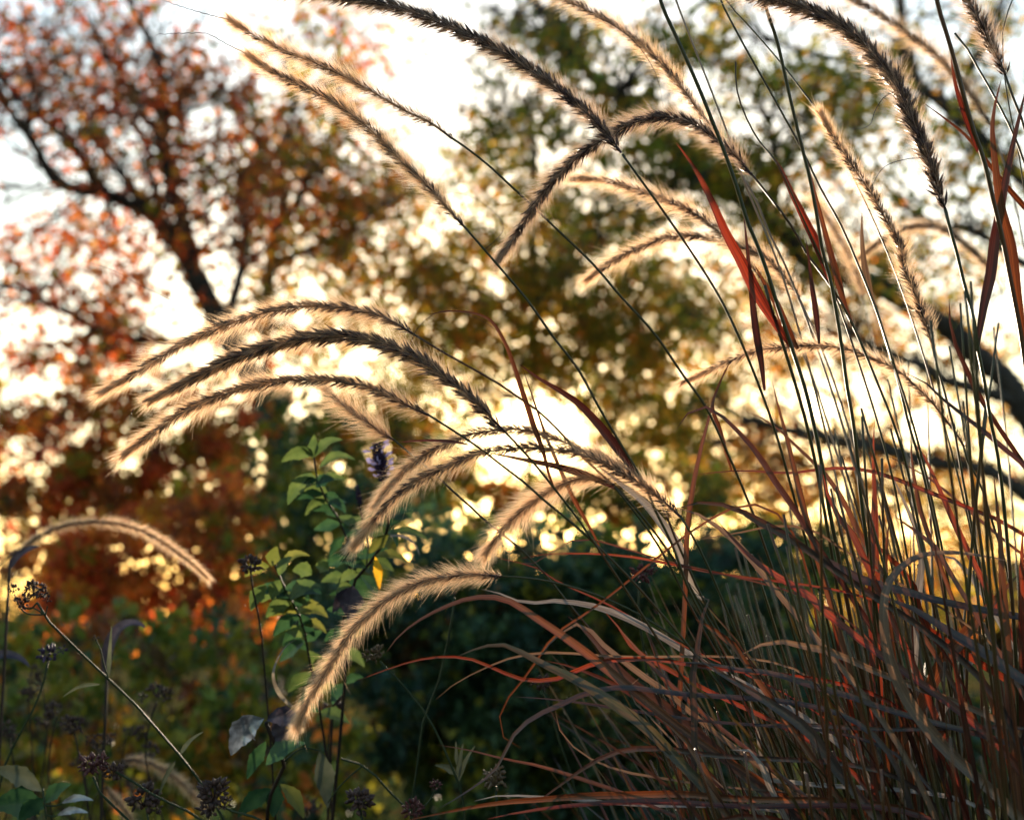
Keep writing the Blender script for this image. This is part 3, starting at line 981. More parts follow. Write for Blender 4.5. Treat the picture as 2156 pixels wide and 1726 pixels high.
G['central'] = stalk("arching plume bent over to a drooping tip in the middle, brown with a golden fringe",
    [(1582, 368), (1545, 325), (1510, 297), (1468, 266), (1425, 250), (1393, 246), (1341, 257), (1288, 284), (1236, 315), (1187, 357), (1145, 406), (1110, 458), (1075, 511), (1047, 549)],
    [(1580, 364), (1619, 413), (1668, 479), (1699, 535), (1731, 577), (1773, 640), (1794, 682), (1815, 728), (1850, 812), (1878, 882), (1902, 955), (1923, 1050), (1937, 1120), (1960, 1250), (2000, 1450), (2040, 1726)],
    0.82, 0.86, dark=0.75, dens=1.1, sparse_base=0.4)
G['pale_top'] = stalk("soft pale brown plume slanting behind the thin stems at the top, on a silvery stalk",
    [(1523, 293), (1475, 238), (1444, 196), (1404, 147), (1358, 101), (1306, 63), (1236, 21), (1177, -4), (1110, -28), (1040, -50)],
    [(1521, 290), (1563, 371), (1591, 420), (1619, 490), (1647, 545), (1668, 594), (1730, 760), (1790, 950), (1840, 1150), (1900, 1400), (1960, 1726)],
    0.93, 0.92, dark=0.35, pale=True, dens=0.9)
G['blurred_top'] = stalk("blurred pale plume hanging behind the thick dark one near the top corner",
    [(2089, 268), (2073, 245), (2045, 199), (2000, 147), (1965, 112), (1913, 73), (1860, 35), (1797, -2), (1740, -35), (1670, -60)],
    [(2087, 266), (2130, 400), (2170, 600), (2210, 900), (2240, 1300), (2240, 1726)],
    1.12, 1.0, dark=0.4, pale=True, alen=0.0149)
G['corner'] = stalk("dark bristly plume at the top corner, coming down between crossing blades",
    [(2117, 158), (2098, 119), (2084, 91), (2063, 45), (2031, -8), (2005, -60), (1975, -130), (1935, -200)],
    [(2115, 154), (2126, 189), (2143, 227), (2165, 300), (2200, 450), (2230, 900), (2240, 1726)],
    0.79, 0.85, dark=0.85, dens=1.1, sparse_base=0.4)
G['leaning'] = stalk("leaning straight brown plume among the tall stems, with golden tufts low on it",
    [(1966, 738), (1955, 700), (1941, 658), (1920, 602), (1902, 560), (1895, 518), (1874, 479), (1850, 434), (1829, 399), (1804, 364), (1776, 322), (1748, 276), (1727, 238)],
    [(1965, 735), (1972, 770), (1983, 805), (1997, 857), (2010, 910), (2021, 973), (2035, 1050), (2052, 1137), (2090, 1350), (2110, 1726)],
    0.84, 0.88, dark=0.5, dens=1.0, slen=0.0058, alen=0.0109, sparse_base=0.12)
G['stack_top'] = stalk("uppermost of three stacked arching plumes, grey-brown with a silvery tip",
    [(868, 702), (816, 672), (764, 655), (711, 648), (647, 645), (594, 651), (525, 668), (455, 693), (385, 725), (332, 756), (290, 784), (245, 809), (213, 828)],
    [(865, 700), (939, 745), (1009, 784), (1061, 815), (1096, 840), (1128, 861), (1166, 896), (1230, 965), (1320, 1050), (1400, 1150), (1490, 1300), (1610, 1500), (1700, 1726)],
    0.82, 0.86, dark=0.5, dens=1.0, alen=0.0144)
G['stack_mid'] = stalk("middle one of three stacked arching plumes, the darkest and thickest",
    [(1063, 909), (1037, 882), (1009, 854), (970, 819), (928, 788), (886, 760), (834, 735), (764, 714), (709, 708), (629, 714), (560, 731), (490, 756), (420, 791), (367, 819), (318, 842)],
    [(1061, 907), (1075, 921), (1110, 959), (1149, 1005), (1173, 1036), (1212, 1085), (1250, 1141), (1330, 1260), (1420, 1400), (1540, 1580), (1640, 1726)],
    0.81, 0.84, thread=[(318, 842), (297, 852), (281, 862), (274, 884)], dark=0.95, dens=1.4, slen=0.0075, alen=0.0135, awn=M_AWN, sparse_base=0.3)
G['stack_low'] = stalk("lowest of three stacked arching plumes, golden fringe glowing on its underside",
    [(903, 874), (858, 854), (816, 833), (764, 812), (700, 801), (630, 800), (560, 806), (490, 823), (437, 844), (385, 868), (339, 899), (297, 931), (259, 959)],
    [(900, 872), (949, 903), (977, 921), (1012, 945), (1061, 983), (1107, 1018), (1142, 1050), (1194, 1092), (1290, 1180), (1400, 1300), (1520, 1450), (1650, 1640), (1700, 1726)],
    0.815, 0.83, dark=0.6, dens=1.05, alen=0.0144, awn=M_AWN)
G['short'] = stalk("short ragged plume under the stacked three, beside the purple flower spike",
    [(829, 926), (799, 908), (764, 882), (711, 842), (685, 818)],
    [(827, 924), (869, 959), (907, 990), (956, 1036), (991, 1067), (1026, 1099), (1054, 1121), (1114, 1173), (1159, 1222), (1201, 1275), (1236, 1317), (1288, 1380), (1313, 1425), (1341, 1478), (1376, 1541), (1411, 1628), (1440, 1726)],
    0.87, 0.86, dark=0.3, dens=0.8, slen=0.005, alen=0.0184)
G['sun_high'] = stalk("plume arching across the sun glare, upper of the pair that droop towards the mint",
    [(1345, 1006), (1313, 983), (1271, 963), (1219, 944), (1177, 926), (1131, 911), (1093, 904), (1061, 905), (1009, 910), (956, 926), (907, 950), (858, 985), (820, 1025), (790, 1065)],
    [(1345, 1006), (1390, 1060), (1425, 1140), (1470, 1240), (1530, 1360), (1620, 1540), (1690, 1726)],
    0.84, 0.86, dark=0.35, dens=0.9, alen=0.0132)
G['sun_low'] = stalk("plume arching across the sun glare, lower of the pair, ending in a peach drooping tip",
    [(1432, 1087), (1400, 1058), (1350, 1020), (1300, 990), (1240, 962), (1201, 951), (1159, 945), (1114, 942), (1061, 946), (1009, 955), (956, 974), (907, 996), (862, 1022), (816, 1062), (775, 1110), (743, 1151)],
    [(1432, 1085), (1470, 1150), (1520, 1260), (1580, 1400), (1660, 1560), (1730, 1726)],
    0.82, 0.85, dark=0.5, dens=0.85, alen=0.0132)
G['small_arch'] = stalk("small arched plume just below the sun glare, its tip touching the plume beneath",
    [(1294, 1022), (1254, 1007), (1212, 1010), (1173, 1025), (1131, 1050), (1096, 1078), (1061, 1113), (1040, 1140), (1022, 1166)],
    [(1292, 1022), (1330, 1070), (1358, 1106), (1390, 1155), (1450, 1270), (1550, 1450), (1680, 1726)],
    0.83, 0.85, dark=0.25, dens=1.25, alen=0.0155, awn=M_AWN, slen=0.005)
G['lowest'] = stalk("lowest bright plume hanging over the dark hedge, drooping to a pale tip",
    [(1056, 1213), (1026, 1211), (991, 1209), (939, 1214), (879, 1229), (827, 1254), (781, 1289), (739, 1331), (711, 1375), (680, 1425), (650, 1475), (624, 1532)],
    [(1054, 1213), (1096, 1215), (1149, 1222), (1236, 1245), (1310, 1275), (1420, 1340), (1560, 1450), (1690, 1600), (1740, 1726)],
    0.83, 0.83, dark=0.3, dens=1.25, slen=0.005, alen=0.0126, sparse_base=0.1)
G['grey_long'] = stalk("long soft greyish plume behind the drooping central one, running down among the stems",
    [(1684, 626), (1655, 588), (1615, 545), (1545, 512), (1510, 485), (1475, 457), (1444, 440), (1411, 426), (1358, 406), (1306, 388), (1253, 378), (1201, 378)],
    [(1682, 625), (1740, 760), (1800, 950), (1850, 1200), (1900, 1500), (1930, 1726)],
    0.95, 0.93, dark=0.4, pale=True, alen=0.0144, dens=0.8)
G['grey_short'] = stalk("short faint plume arched below the long greyish one in the glittering foliage",
    [(1600, 585), (1560, 535), (1510, 508), (1458, 497), (1411, 500), (1358, 518), (1306, 542), (1257, 573), (1235, 590)],
    [(1600, 585), (1680, 720), (1760, 950), (1830, 1200), (1880, 1500), (1900, 1726)],
    0.98, 0.95, dark=0.5, pale=True, alen=0.0144, dens=0.8)
G['blurred_arch'] = stalk("blurred grey plume arched high between the leaning plume and the edge",
    [(2090, 575), (2073, 553), (2035, 518), (2000, 491), (1965, 477), (1913, 479), (1860, 504), (1808, 545)],
    [(2085, 568), (2130, 660), (2200, 900), (2260, 1300), (2280, 1726)],
    1.5, 1.25, dark=0.5, pale=True, alen=0.0161, slen=0.008, rooted=(0.62, 1.35, 0.0))
G['pale_tuft'] = stalk("ghostly pale out-of-focus plume standing upright behind the red blades",
    [(1818, 625), (1808, 590), (1790, 545), (1760, 490), (1735, 450), (1715, 425)],
    [(1816, 620), (1850, 760), (1920, 1000), (2000, 1300), (2060, 1726)],
    1.7, 1.5, dark=0.1, pale=True, alen=0.0230, slen=0.007, rooted=(0.66, 1.5, 0.0))
G['low_arch'] = stalk("slender spiky plume arched low across the tall stems, golden towards its base",
    [(2030, 940), (2010, 908), (1990, 882), (1965, 850), (1930, 815), (1895, 784), (1860, 765), (1825, 750), (1773, 733), (1720, 728), (1668, 730), (1598, 738), (1545, 756), (1493, 780), (1433, 808)],
    [(2028, 938), (2038, 973), (2063, 1015), (2080, 1070), (2120, 1200), (2140, 1450), (2160, 1726)],
    0.86, 0.90, dark=0.35, dens=0.6, slen=0.0055, alen=0.0098, sparse_base=0.1)
G['far_arch'] = stalk("blurred pinkish plume arched low by itself in front of the fiery shrub",
    [(20, 1170), (52, 1151), (87, 1127), (140, 1106), (210, 1099), (280, 1110), (332, 1134), (367, 1158), (410, 1190), (437, 1216)],
    [(20, 1170), (-40, 1230), (-110, 1400), (-150, 1726)],
    1.3, 1.3, dark=0.45, alen=0.0105, slen=0.005, rooted=(-0.62, 1.35, 0.0), dens=1.0, sparse_base=0.1)
G['far_low'] = stalk("small blurred peach plume low among the dark seed heads",
    [(259, 1600), (285, 1600), (315, 1607), (367, 1635), (402, 1667), (435, 1705)],
    [(259, 1600), (225, 1610), (190, 1660), (160, 1760)],
    1.25, 1.25, dark=0.2, alen=0.0115, slen=0.005, rooted=(-0.45, 1.3, 0.0), sparse_base=0.05)
G['far_lowest'] = stalk("pale blurred plume tip poking up at the bottom edge below the seed heads",
    [(225, 1655), (231, 1667), (255, 1695), (276, 1725), (290, 1760)],
    [(225, 1655), (205, 1670), (190, 1740)],
    1.2, 1.2, dark=0.1, alen=0.0103, slen=0.005, rooted=(-0.42, 1.22, 0.0), sparse_base=0.05)

def stray(root, pts, D, r=0.00022):
    """A long loose awn, finer than a blade, hanging from a plume."""
    mb = MB()
    c = spline(world_path(pts, D, D), 40)
    tube(mb, c, np.linspace(r * 1.3, r * 0.6, 40), 4, t=0.3)
    part(mb, "stray_awn", M_SPIKE, root)


stray(G['pale_top'], [(1262, 38), (1310, 66), (1350, 105), (1382, 160), (1396, 225)], 0.92)
stray(G['tall_dark'], [(1893, 190), (1862, 205), (1842, 235), (1832, 262), (1790, 272)], 0.78)
stray(G['tall_dark'], [(1955, 333), (1905, 336), (1862, 352), (1836, 392)], 0.78)
stray(G['stack_top'], [(470, 690), (405, 655), (340, 622), (290, 598), (240, 570), (175, 550)], 0.82, 0.00016)
stray(G['stack_mid'], [(860, 740), (880, 690), (930, 655), (1000, 668), (1050, 700)], 0.83, 0.00014)
stray(G['second'], [(1020, 525), (1060, 480), (1020, 430), (970, 408), (930, 405)], 0.81, 0.00014)

# ------------------------------------------------------------------ bare stalks whose plumes stand above the picture
BARE = [
 ("thick dark green bare stalk running down past the base of the central plume", 0.80, 0.84, (0.0014, 0.0009),
  [(1380, -40), (1390, 0), (1423, 77), (1458, 154), (1493, 238), (1531, 336), (1556, 409), (1573, 465), (1598, 525), (1622, 594), (1633, 630), (1668, 735), (1696, 822), (1713, 892), (1731, 980), (1745, 1067), (1762, 1155), (1790, 1300), (1830, 1500), (1850, 1726)]),
 ("straight dark bare stalk topmost between the pale sky patch and the thick dark plume", 0.79, 0.83, (0.0012, 0.0008),
  [(1600, -40), (1612, 14), (1633, 77), (1661, 196), (1685, 297), (1703, 367), (1720, 455), (1731, 525), (1748, 588), (1759, 647), (1773, 735), (1783, 812), (1794, 875), (1804, 952), (1811, 1032), (1822, 1120), (1840, 1250), (1870, 1450), (1890, 1726)]),
 ("thin silvery bare stalk beside the pale brown top plume", 0.88, 0.88, (0.0008, 0.0005),
  [(1410, -40), (1423, 0), (1458, 91), (1521, 252), (1570, 390), (1640, 560), (1700, 760), (1750, 960), (1800, 1200), (1870, 1500), (1900, 1726)]),
 ("thin greenish bare stalk bending steadily towards the leaning plume's foot", 0.83, 0.86, (0.0009, 0.0005),
  [(1505, -40), (1517, 0), (1545, 56), (1591, 140), (1619, 189), (1654, 252), (1685, 308), (1727, 395), (1773, 479), (1808, 560), (1840, 640), (1880, 760), (1930, 920), (1970, 1090), (2010, 1300), (2050, 1726)]),
 ("hair-thin bare stalk slanting from the top edge to the leaning plume's tip", 0.86, 0.9, (0.0008, 0.0004),
  [(1505, -35), (1528, 0), (1590, 70), (1647, 136), (1690, 192), (1727, 241), (1800, 380), (1880, 560), (1960, 800), (2040, 1100), (2090, 1400), (2110, 1726)]),
 ("stout dark bare stalk crossing the red blades near the edge", 0.77, 0.80, (0.0015, 0.0010),
  [(1965, -40), (1972, 0), (2000, 94), (2024, 182), (2049, 273), (2070, 332), (2091, 420), (2108, 490), (2130, 600), (2152, 720), (2170, 900), (2190, 1200), (2200, 1726)]),
 ("dark bare stalk starting at a pointed tip beside the corner plume", 0.80, 0.84, (0.0012, 0.0005),
  [(2010, 70), (2017, 77), (2063, 150), (2101, 217), (2140, 297), (2165, 370), (2200, 600), (2220, 1000), (2220, 1726)]),
 ("finely curved hair-thin stalk by the corner plume", 0.81, 0.86, (0.0008, 0.0003),
  [(2140, -20), (2133, 0), (2115, 42), (2112, 122), (2122, 210), (2146, 330), (2180, 700), (2210, 1200), (2210, 1726)]),
 ("slim brown bare stalk under the small bright orange blade", 0.85, 0.87, (0.0011, 0.0007),
  [(1843, 644), (1871, 735), (1892, 805), (1913, 892), (1934, 962), (1948, 1015), (1965, 1090), (1990, 1250), (2010, 1726)]),
 ("slim dark bare stalk curving out of the red blade beside the central plume", 0.83, 0.85, (0.0010, 0.0004),
  [(1549, 130), (1552, 192), (1573, 252), (1598, 297), (1633, 339), (1664, 402), (1696, 472), (1731, 549), (1765, 640), (1800, 740), (1842, 870), (1880, 1010), (1915, 1200), (1960, 1450), (1990, 1726)]),
 ("olive bare stalk rising from the low arched plume's middle to the upper blades", 0.82, 0.84, (0.0012, 0.0008),
  [(1610, 600), (1627, 660), (1650, 730), (1672, 800), (1700, 900), (1722, 1000), (1740, 1100), (1765, 1250), (1800, 1450), (1830, 1726)]),
 ("straight grey-green bare stalk close beside the low arched plume's golden base", 0.9, 0.92, (0.0011, 0.0006),
  [(1990, 520), (2000, 600), (1990, 700), (1975, 780), (1950, 740), (1990, 860), (2040, 980), (2080, 1100), (2120, 1300), (2150, 1726)]),
]
BARE.pop()
for lab, D, De, rr, pts in BARE:
    G[lab[:12]] = stalk(lab, None, pts, D, De, r=rr, cat="grass stalk", pale="silvery" in lab)

# ------------------------------------------------------------------ flag leaves: parts of the stalks they sheathe
def stem_depth(root, pt):
    q = STEMS[root.name] - EYE
    d = q @ FWD
    px, py = CX + FOC * (q @ RIGHT) / d, CY - FOC * (q @ UPV) / d
    i = int(np.argmin((px - pt[0]) ** 2 + (py - pt[1]) ** 2))
    return float(d[i])


def flag(root, pts, w, kind, D, tw=None, **k):
    D = stem_depth(root, pts[0])
    return blade(root, pts, w, kind, D, tw=tw or (R(rng.uniform(-12, 12)), R(rng.uniform(-20, 20))), base=0.35, **k)


flag(G['tall_dark'], [(2055, 740), (2062, 700), (2072, 640), (2085, 580), (2095, 500), (2108, 430), (2125, 340), (2145, 250), (2165, 170)], 22, 'wine', 0.77)
flag(G['slim dark ba'], [(1748, 600), (1737, 565), (1724, 525), (1696, 465), (1664, 400), (1640, 350), (1612, 315)], 18, 'red', 0.825)
flag(G['top_long'], [(1664, 728), (1633, 682), (1591, 612), (1563, 555), (1528, 490), (1500, 427), (1468, 364), (1423, 300)], 24, 'red', 0.80)
flag(G['olive bare s'], [(1610, 822), (1604, 770), (1591, 690), (1582, 610), (1575, 540), (1566, 451)], 15, 'wine', 0.815)
flag(G['olive bare s'], [(1680, 735), (1655, 690), (1635, 640), (1612, 600), (1590, 560)], 18, 'rust', 0.83)
flag(G['central'], [(1796, 688), (1778, 640), (1760, 575), (1740, 500), (1722, 430), (1700, 340)], 14, 'rust', 0.815)
flag(G['straight dar'], [(1725, 724), (1717, 650), (1708, 590), (1703, 545), (1696, 500)], 12, 'wine', 0.80)
flag(G['slim brown b'], [(1845, 648), (1833, 619), (1822, 570), (1816, 520), (1815, 448)], 14, 'tan', 0.845)
flag(G['stout dark b'], [(2058, 320), (2050, 290), (2031, 238), (2012, 178), (2002, 118)], 13, 'red', 0.765)
flag(G['stout dark b'], [(2160, 720), (2140, 610), (2126, 507), (2108, 437), (2096, 350), (2090, 262), (2108, 168)], 22, 'rust', 0.76)
flag(G['corner'], [(2230, 520), (2156, 434), (2119, 392), (2080, 343), (2035, 287), (1983, 245), (1944, 217)], 11, 'rust', 0.80)
flag(G['second'], [(1352, 1010), (1313, 962), (1285, 924), (1253, 885), (1215, 847), (1173, 819), (1131, 794), (1093, 766)], 19, 'wine', 0.80)
flag(G['stack_mid'], [(1166, 1026), (1159, 1008), (1145, 955), (1124, 896), (1103, 833), (1082, 770), (1061, 717), (1033, 675), (960, 655), (900, 663)], 11, 'rust', 0.80)
flag(G['stack_top'], [(1262, 1150), (1247, 1120), (1208, 1050), (1173, 973), (1152, 924), (1131, 864), (1100, 773)], 9, 'rust', 0.82)
flag(G['small_arch'], [(1300, 1030), (1288, 1024), (1236, 1001), (1166, 980), (1096, 966), (1026, 952)], 15, 'wine', 0.82)
flag(G['stack_low'], [(985, 936), (977, 934), (904, 927), (841, 931)], 6, 'red', 0.82)
flag(G['sun_high'], [(1480, 1260), (1461, 1243), (1444, 1205), (1423, 1145), (1393, 1102), (1358, 1060), (1306, 1018), (1257, 980)], 24, 'silver', 0.83)
flag(G['top_thin'], [(1540, 990), (1514, 900), (1500, 850), (1510, 820), (1538, 759)], 9, 'rust', 0.83)
# ------------------------------------------------------------------ the leafy clump
clump = thing("fountain_grass", "large clump of purple fountain grass with red, rust and grey-purple arching blades", "ornamental grass", tuple(ROOT))


def z8(*p):   # read in the enlarged lower middle of the photograph
    return [(711.5 + x * 0.3502, 1121 + y * 0.3502) for x, y in p]


def z9(*p):   # read in the enlarged lower right of the photograph
    return [(1423 + x * 0.3502, 1121 + y * 0.3502) for x, y in p]


def z6(*p):
    return [(1423 + x * 0.3497, 560.5 + y * 0.3497) for x, y in p]


# every list runs from the blade's visible lower end to its tip: (points, width, kind, distance, distance at tip)
BL = [
 (z8((2093, 1200), (2000, 1130), (1800, 970), (1650, 850), (1500, 730), (1350, 620), (1200, 520), (1080, 440), (1000, 400), (900, 388), (800, 395), (650, 445), (500, 520), (350, 640), (290, 720)), 19, 'rust', 0.80, 0.80),
 (z8((2093, 720), (1900, 600), (1700, 500), (1560, 450), (1400, 420), (1260, 412), (1130, 428), (1000, 375), (860, 338)), 17, 'silver', 0.84, 0.86),
 (z8((2093, 1420), (1950, 1270), (1850, 1170), (1700, 1060), (1550, 960), (1400, 870), (1250, 800), (1100, 720), (1000, 676), (900, 680), (800, 710), (715, 745)), 24, 'olive', 0.77, 0.79),
 (z8((2093, 790), (1950, 765), (1750, 760), (1600, 775), (1450, 820), (1350, 870), (1230, 890), (1100, 880), (950, 820), (800, 760), (650, 745), (480, 765), (300, 820), (115, 890)), 9, 'red', 0.80, 0.84),
 (z8((1600, 740), (1460, 730), (1300, 720), (1150, 730), (1000, 765), (850, 830), (700, 910), (590, 1000)), 5, 'tan', 0.82, 0.84),
 (z8((1900, 950), (1800, 935), (1650, 935), (1500, 965), (1330, 1040), (1180, 1110), (1070, 1200), (1020, 1290), (950, 1420), (800, 1540), (600, 1660)), 13, 'slate', 0.79, 0.82),
 (z8((1900, 1650), (1700, 1560), (1550, 1510), (1400, 1460), (1200, 1400), (1000, 1360), (800, 1310), (600, 1275)), 9, 'rust', 0.79, 0.83),
 (z8((1700, 1630), (1350, 1596), (1150, 1585), (1000, 1578), (900, 1590), (820, 1612)), 7, 'silver', 0.80, 0.80),
 (z8((2300, 1590), (2093, 1570), (1800, 1575), (1500, 1580), (1250, 1600), (1000, 1620), (800, 1650), (600, 1690), (400, 1730)), 15, 'rust', 0.76, 0.77),
 (z8((2300, 1640), (2000, 1620), (1700, 1620), (1400, 1640), (1100, 1680), (900, 1720)), 13, 'red', 0.75, 0.76),
 (z8((2100, 1120), (1900, 1090), (1600, 1045), (1400, 1015), (1200, 995), (1060, 985)), 8, 'slate', 0.80, 0.83),
 (z8((2200, 1330), (1960, 1298), (1850, 1295), (1700, 1310), (1550, 1370), (1400, 1470), (1250, 1580), (1150, 1650)), 11, 'slate', 0.78, 0.79),
 (z8((2100, 1500), (1980, 1480), (1700, 1430), (1560, 1380), (1420, 1290), (1340, 1200), (1305, 1060)), 5, 'tan', 0.81, 0.83),
 (z8((1500, 480), (1300, 620), (1180, 790), (1100, 900), (1000, 1030), (970, 1120), (990, 1220), (1060, 1290), (1100, 1295)), 5, 'rust', 0.83, 0.85),
 (z8((2093, 1060), (1990, 970), (1830, 860), (1700, 760), (1600, 680), (1520, 590), (1460, 550), (1380, 580), (1300, 640), (1210, 750)), 13, 'tan', 0.81, 0.83),
 (z8((2150, 1050), (2093, 1000), (1950, 870), (1850, 760), (1750, 650), (1640, 510)), 11, 'rust', 0.80, 0.83),
 (z8((2200, 1240), (2093, 1140), (1950, 1040), (1800, 930), (1650, 780), (1500, 600), (1380, 500)), 26, 'slate', 0.82, 0.86),
 (z8((2200, 230), (2000, 190), (1800, 150), (1600, 130), (1400, 125), (1250, 130), (1100, 155)), 5, 'red', 0.83, 0.87),
 (z8((1900, 150), (1700, 90), (1500, 40), (1400, 50), (1300, 110), (1200, 180), (1040, 182)), 5, 'rust', 0.84, 0.86),
 (z8((2000, 640), (1850, 560), (1600, 420), (1350, 310), (1090, 180), (1050, 185), (950, 140), (880, 70)), 4, 'red', 0.85, 0.87),
 (z8((2093, 1330), (2000, 1240), (1900, 1130), (1830, 1060), (1750, 985), (1740, 950), (1830, 860)), 4, 'tan', 0.79, 0.80),
 (z8((2093, 880), (1950, 800), (1800, 720), (1650, 520), (1600, 470)), 10, 'red', 0.84, 0.88),
 (z8((2093, 1290), (1960, 1130), (1870, 1050), (1700, 930), (1500, 840), (1350, 790), (1250, 770)), 12, 'wine', 0.81, 0.84),
 (z9((1050, 600), (1000, 560), (900, 480), (800, 380), (650, 290), (500, 190), (400, 100), (320, 10), (250, -70)), 18, 'red', 0.78, 0.80),
 (z9((1500, 390), (1280, 330), (1180, 310), (1050, 250), (900, 170), (750, 80), (600, 0), (430, -90), (330, -190)), 19, 'slate', 0.80, 0.82),
 (z9((1100, 790), (950, 720), (800, 690), (680, 660), (560, 655), (480, 690), (390, 735)), 15, 'tan', 0.77, 0.77),
 (z9((390, 735), (360, 690), (300, 630), (200, 570), (120, 520)), 14, 'rust', 0.78, 0.79),
 (z9((1200, 1040), (1000, 970), (850, 930), (700, 880), (550, 840), (350, 820), (210, 790), (0, 780)), 14, 'slate', 0.77, 0.78),
 (z9((1080, 1560), (950, 1400), (850, 1250), (750, 1150), (600, 1050), (480, 970), (330, 880), (200, 800), (90, 700)), 23, 'slate', 0.75, 0.78),
 (z9((1200, 1180), (1000, 1170), (700, 1150), (460, 1160)), 9, 'slate', 0.77, 0.77),
 (z9((700, 1500), (560, 1480), (510, 1300), (490, 1200), (460, 1080), (440, 980)), 11, 'silver', 0.79, 0.79),
 (z9((620, 1640), (560, 1520), (530, 1450), (490, 1350), (400, 1295), (325, 1305)), 14, 'silver', 0.77, 0.77),
 (z9((2060, 1720), (1950, 1600), (1780, 1450), (1620, 1300), (1500, 1160), (1400, 1020), (1320, 860), (1270, 700), (1250, 520), (1250, 420), (1280, 300), (1350, 210), (1440, 150), (1540, 125), (1640, 120), (1900, 150), (2000, 172)), 26, 'tan', 0.72, 0.76),
 (z9((2150, 930), (2000, 830), (1850, 720), (1750, 660), (1600, 570), (1450, 470), (1280, 400), (1180, 360)), 25, 'slate', 0.76, 0.79),
 (z9((1500, 980), (1540, 900), (1620, 750), (1700, 660), (1770, 570), (1850, 480), (1930, 390), (2060, 250)), 29, 'rust', 0.82, 0.82),
 (z9((2040, 1300), (2020, 1100), (2000, 800), (1980, 500), (1960, 200), (1950, 0), (1930, -170), (1910, -360)), 22, 'rust', 0.76, 0.79),
 (z9((1300, 700), (1270, 480), (1258, 250), (1270, 40), (1285, -90)), 15, 'rust', 0.83, 0.84),
 (z9((1960, 560), (1880, 420), (1820, 330), (1740, 220), (1640, 140), (1560, 130)), 17, 'silver', 0.92, 0.93),
 (z9((1440, 700), (1450, 500), (1465, 300), (1480, 160), (1470, 60), (1430, -50), (1380, -170), (1330, -280), (1280, -380)), 15, 'silver', 0.86, 0.88),
 (z9((340, 1760), (250, 1600), (180, 1450), (100, 1300), (0, 1190), (-140, 1080)), 18, 'rust', 0.75, 0.78),
 (z9((800, 1790), (600, 1726), (400, 1700), (250, 1730), (130, 1800)), 14, 'red', 0.72, 0.73),
 (z9((110, 1250), (110, 1050), (100, 850), (130, 700), (160, 500), (200, 410), (160, 365), (100, 360)), 15, 'slate', 0.78, 0.79),
 (z9((1500, 1500), (1440, 1300), (1330, 1000), (1290, 800), (1300, 640), (1400, 700), (1480, 770)), 12, 'wine', 0.80, 0.80),
 (z9((1180, 620), (1175, 400), (1180, 100), (1190, -200), (1195, -500)), 14, 'red', 0.80, 0.82),
 (z9((1700, 700), (1500, 560), (1420, 300), (1290, 150), (1180, 60), (1040, -60)), 17, 'red', 0.84, 0.85),
 (z9((2110, 1500), (2100, 900), (2080, 300), (2085, -50)), 26, 'red', 0.78, 0.78),
 (z9((2140, 860), (2090, 830), (2060, 790), (2040, 735)), 18, 'silver', 0.80, 0.80),
 (z9((1780, 760), (1810, 700), (1830, 660), (1800, 640)), 15, 'silver', 0.88, 0.88),
 (z6((800, 1600), (700, 1440), (600, 1300), (500, 1140), (370, 990), (260, 890), (170, 845), (80, 880), (0, 985)), 13, 'wine', 0.81, 0.83),
 (z6((60, 1900), (70, 1600), (100, 1350), (140, 1150), (190, 950), (240, 770), (330, 570)), 12, 'rust', 0.84, 0.86),
 (z6((2100, 1620), (1950, 1530), (1800, 1470), (1600, 1390), (1400, 1310), (1200, 1240), (1050, 1215), (900, 1220), (700, 1245), (400, 1230), (100, 1256)), 9, 'red', 0.83, 0.86),
 (z6((1250, 1850), (1100, 1600), (1000, 1400), (880, 1230), (750, 1110), (650, 1010), (530, 920), (405, 868)), 12, 'rust', 0.82, 0.84),
 (z6((1850, 1900), (1700, 1600), (1580, 1330), (1480, 1120), (1410, 1030)), 14, 'red', 0.84, 0.86),
 (z6((850, 1750), (780, 1500), (720, 1250), (660, 1000), (610, 820), (580, 690)), 13, 'rust', 0.81, 0.83),
 (z6((1210, 1750), (1200, 1450), (1190, 1200), (1195, 930)), 11, 'red', 0.83, 0.84),
 (z6((2160, 1280), (2096, 1200), (1930, 1060), (1800, 950), (1640, 830), (1500, 700), (1380, 640)), 11, 'wine', 0.80, 0.84),
 (z6((1900, 900), (1830, 790), (1750, 620), (1680, 460), (1650, 330), (1645, 190)), 11, 'wine', 0.82, 0.83),
 (z6((1560, 1720), (1480, 1500), (1440, 1300), (1410, 1050)), 10, 'rust', 0.85, 0.87),
 (z6((1600, 1760), (1560, 1690), (1450, 1600), (1310, 1500)), 13, 'rust', 0.80, 0.81),
 (z6((860, 1760), (700, 1640), (500, 1530), (340, 1450), (150, 1420), (0, 1460)), 15, 'slate', 0.80, 0.83),
 (z6((560, 1900), (400, 1700), (280, 1590), (150, 1500), (0, 1450)), 13, 'tan', 0.81, 0.84),
 (z6((1150, 1800), (1080, 1640), (960, 1480), (900, 1330), (880, 1230)), 15, 'red', 0.79, 0.80),
 (z6((1000, 1700), (850, 1600), (600, 1560), (450, 1590), (100, 1650)), 5, 'tan', 0.82, 0.84),
 (z6((1990, 1660), (1700, 1420), (1560, 1300), (1390, 1200), (1250, 1130)), 8, 'rust', 0.86, 0.88),
]
nb = 0
for pts, w, kind, D, D1 in BL:
    blade(clump, pts, w, kind, D, D1, rooted=True, base=0.85)
    nb += 1

# unmeasured blades: roots in the clump's base, free arching shapes, thickest low down
KINDS_W = ['wine'] * 6 + ['slate'] * 6 + ['red'] * 2 + ['olive'] * 10


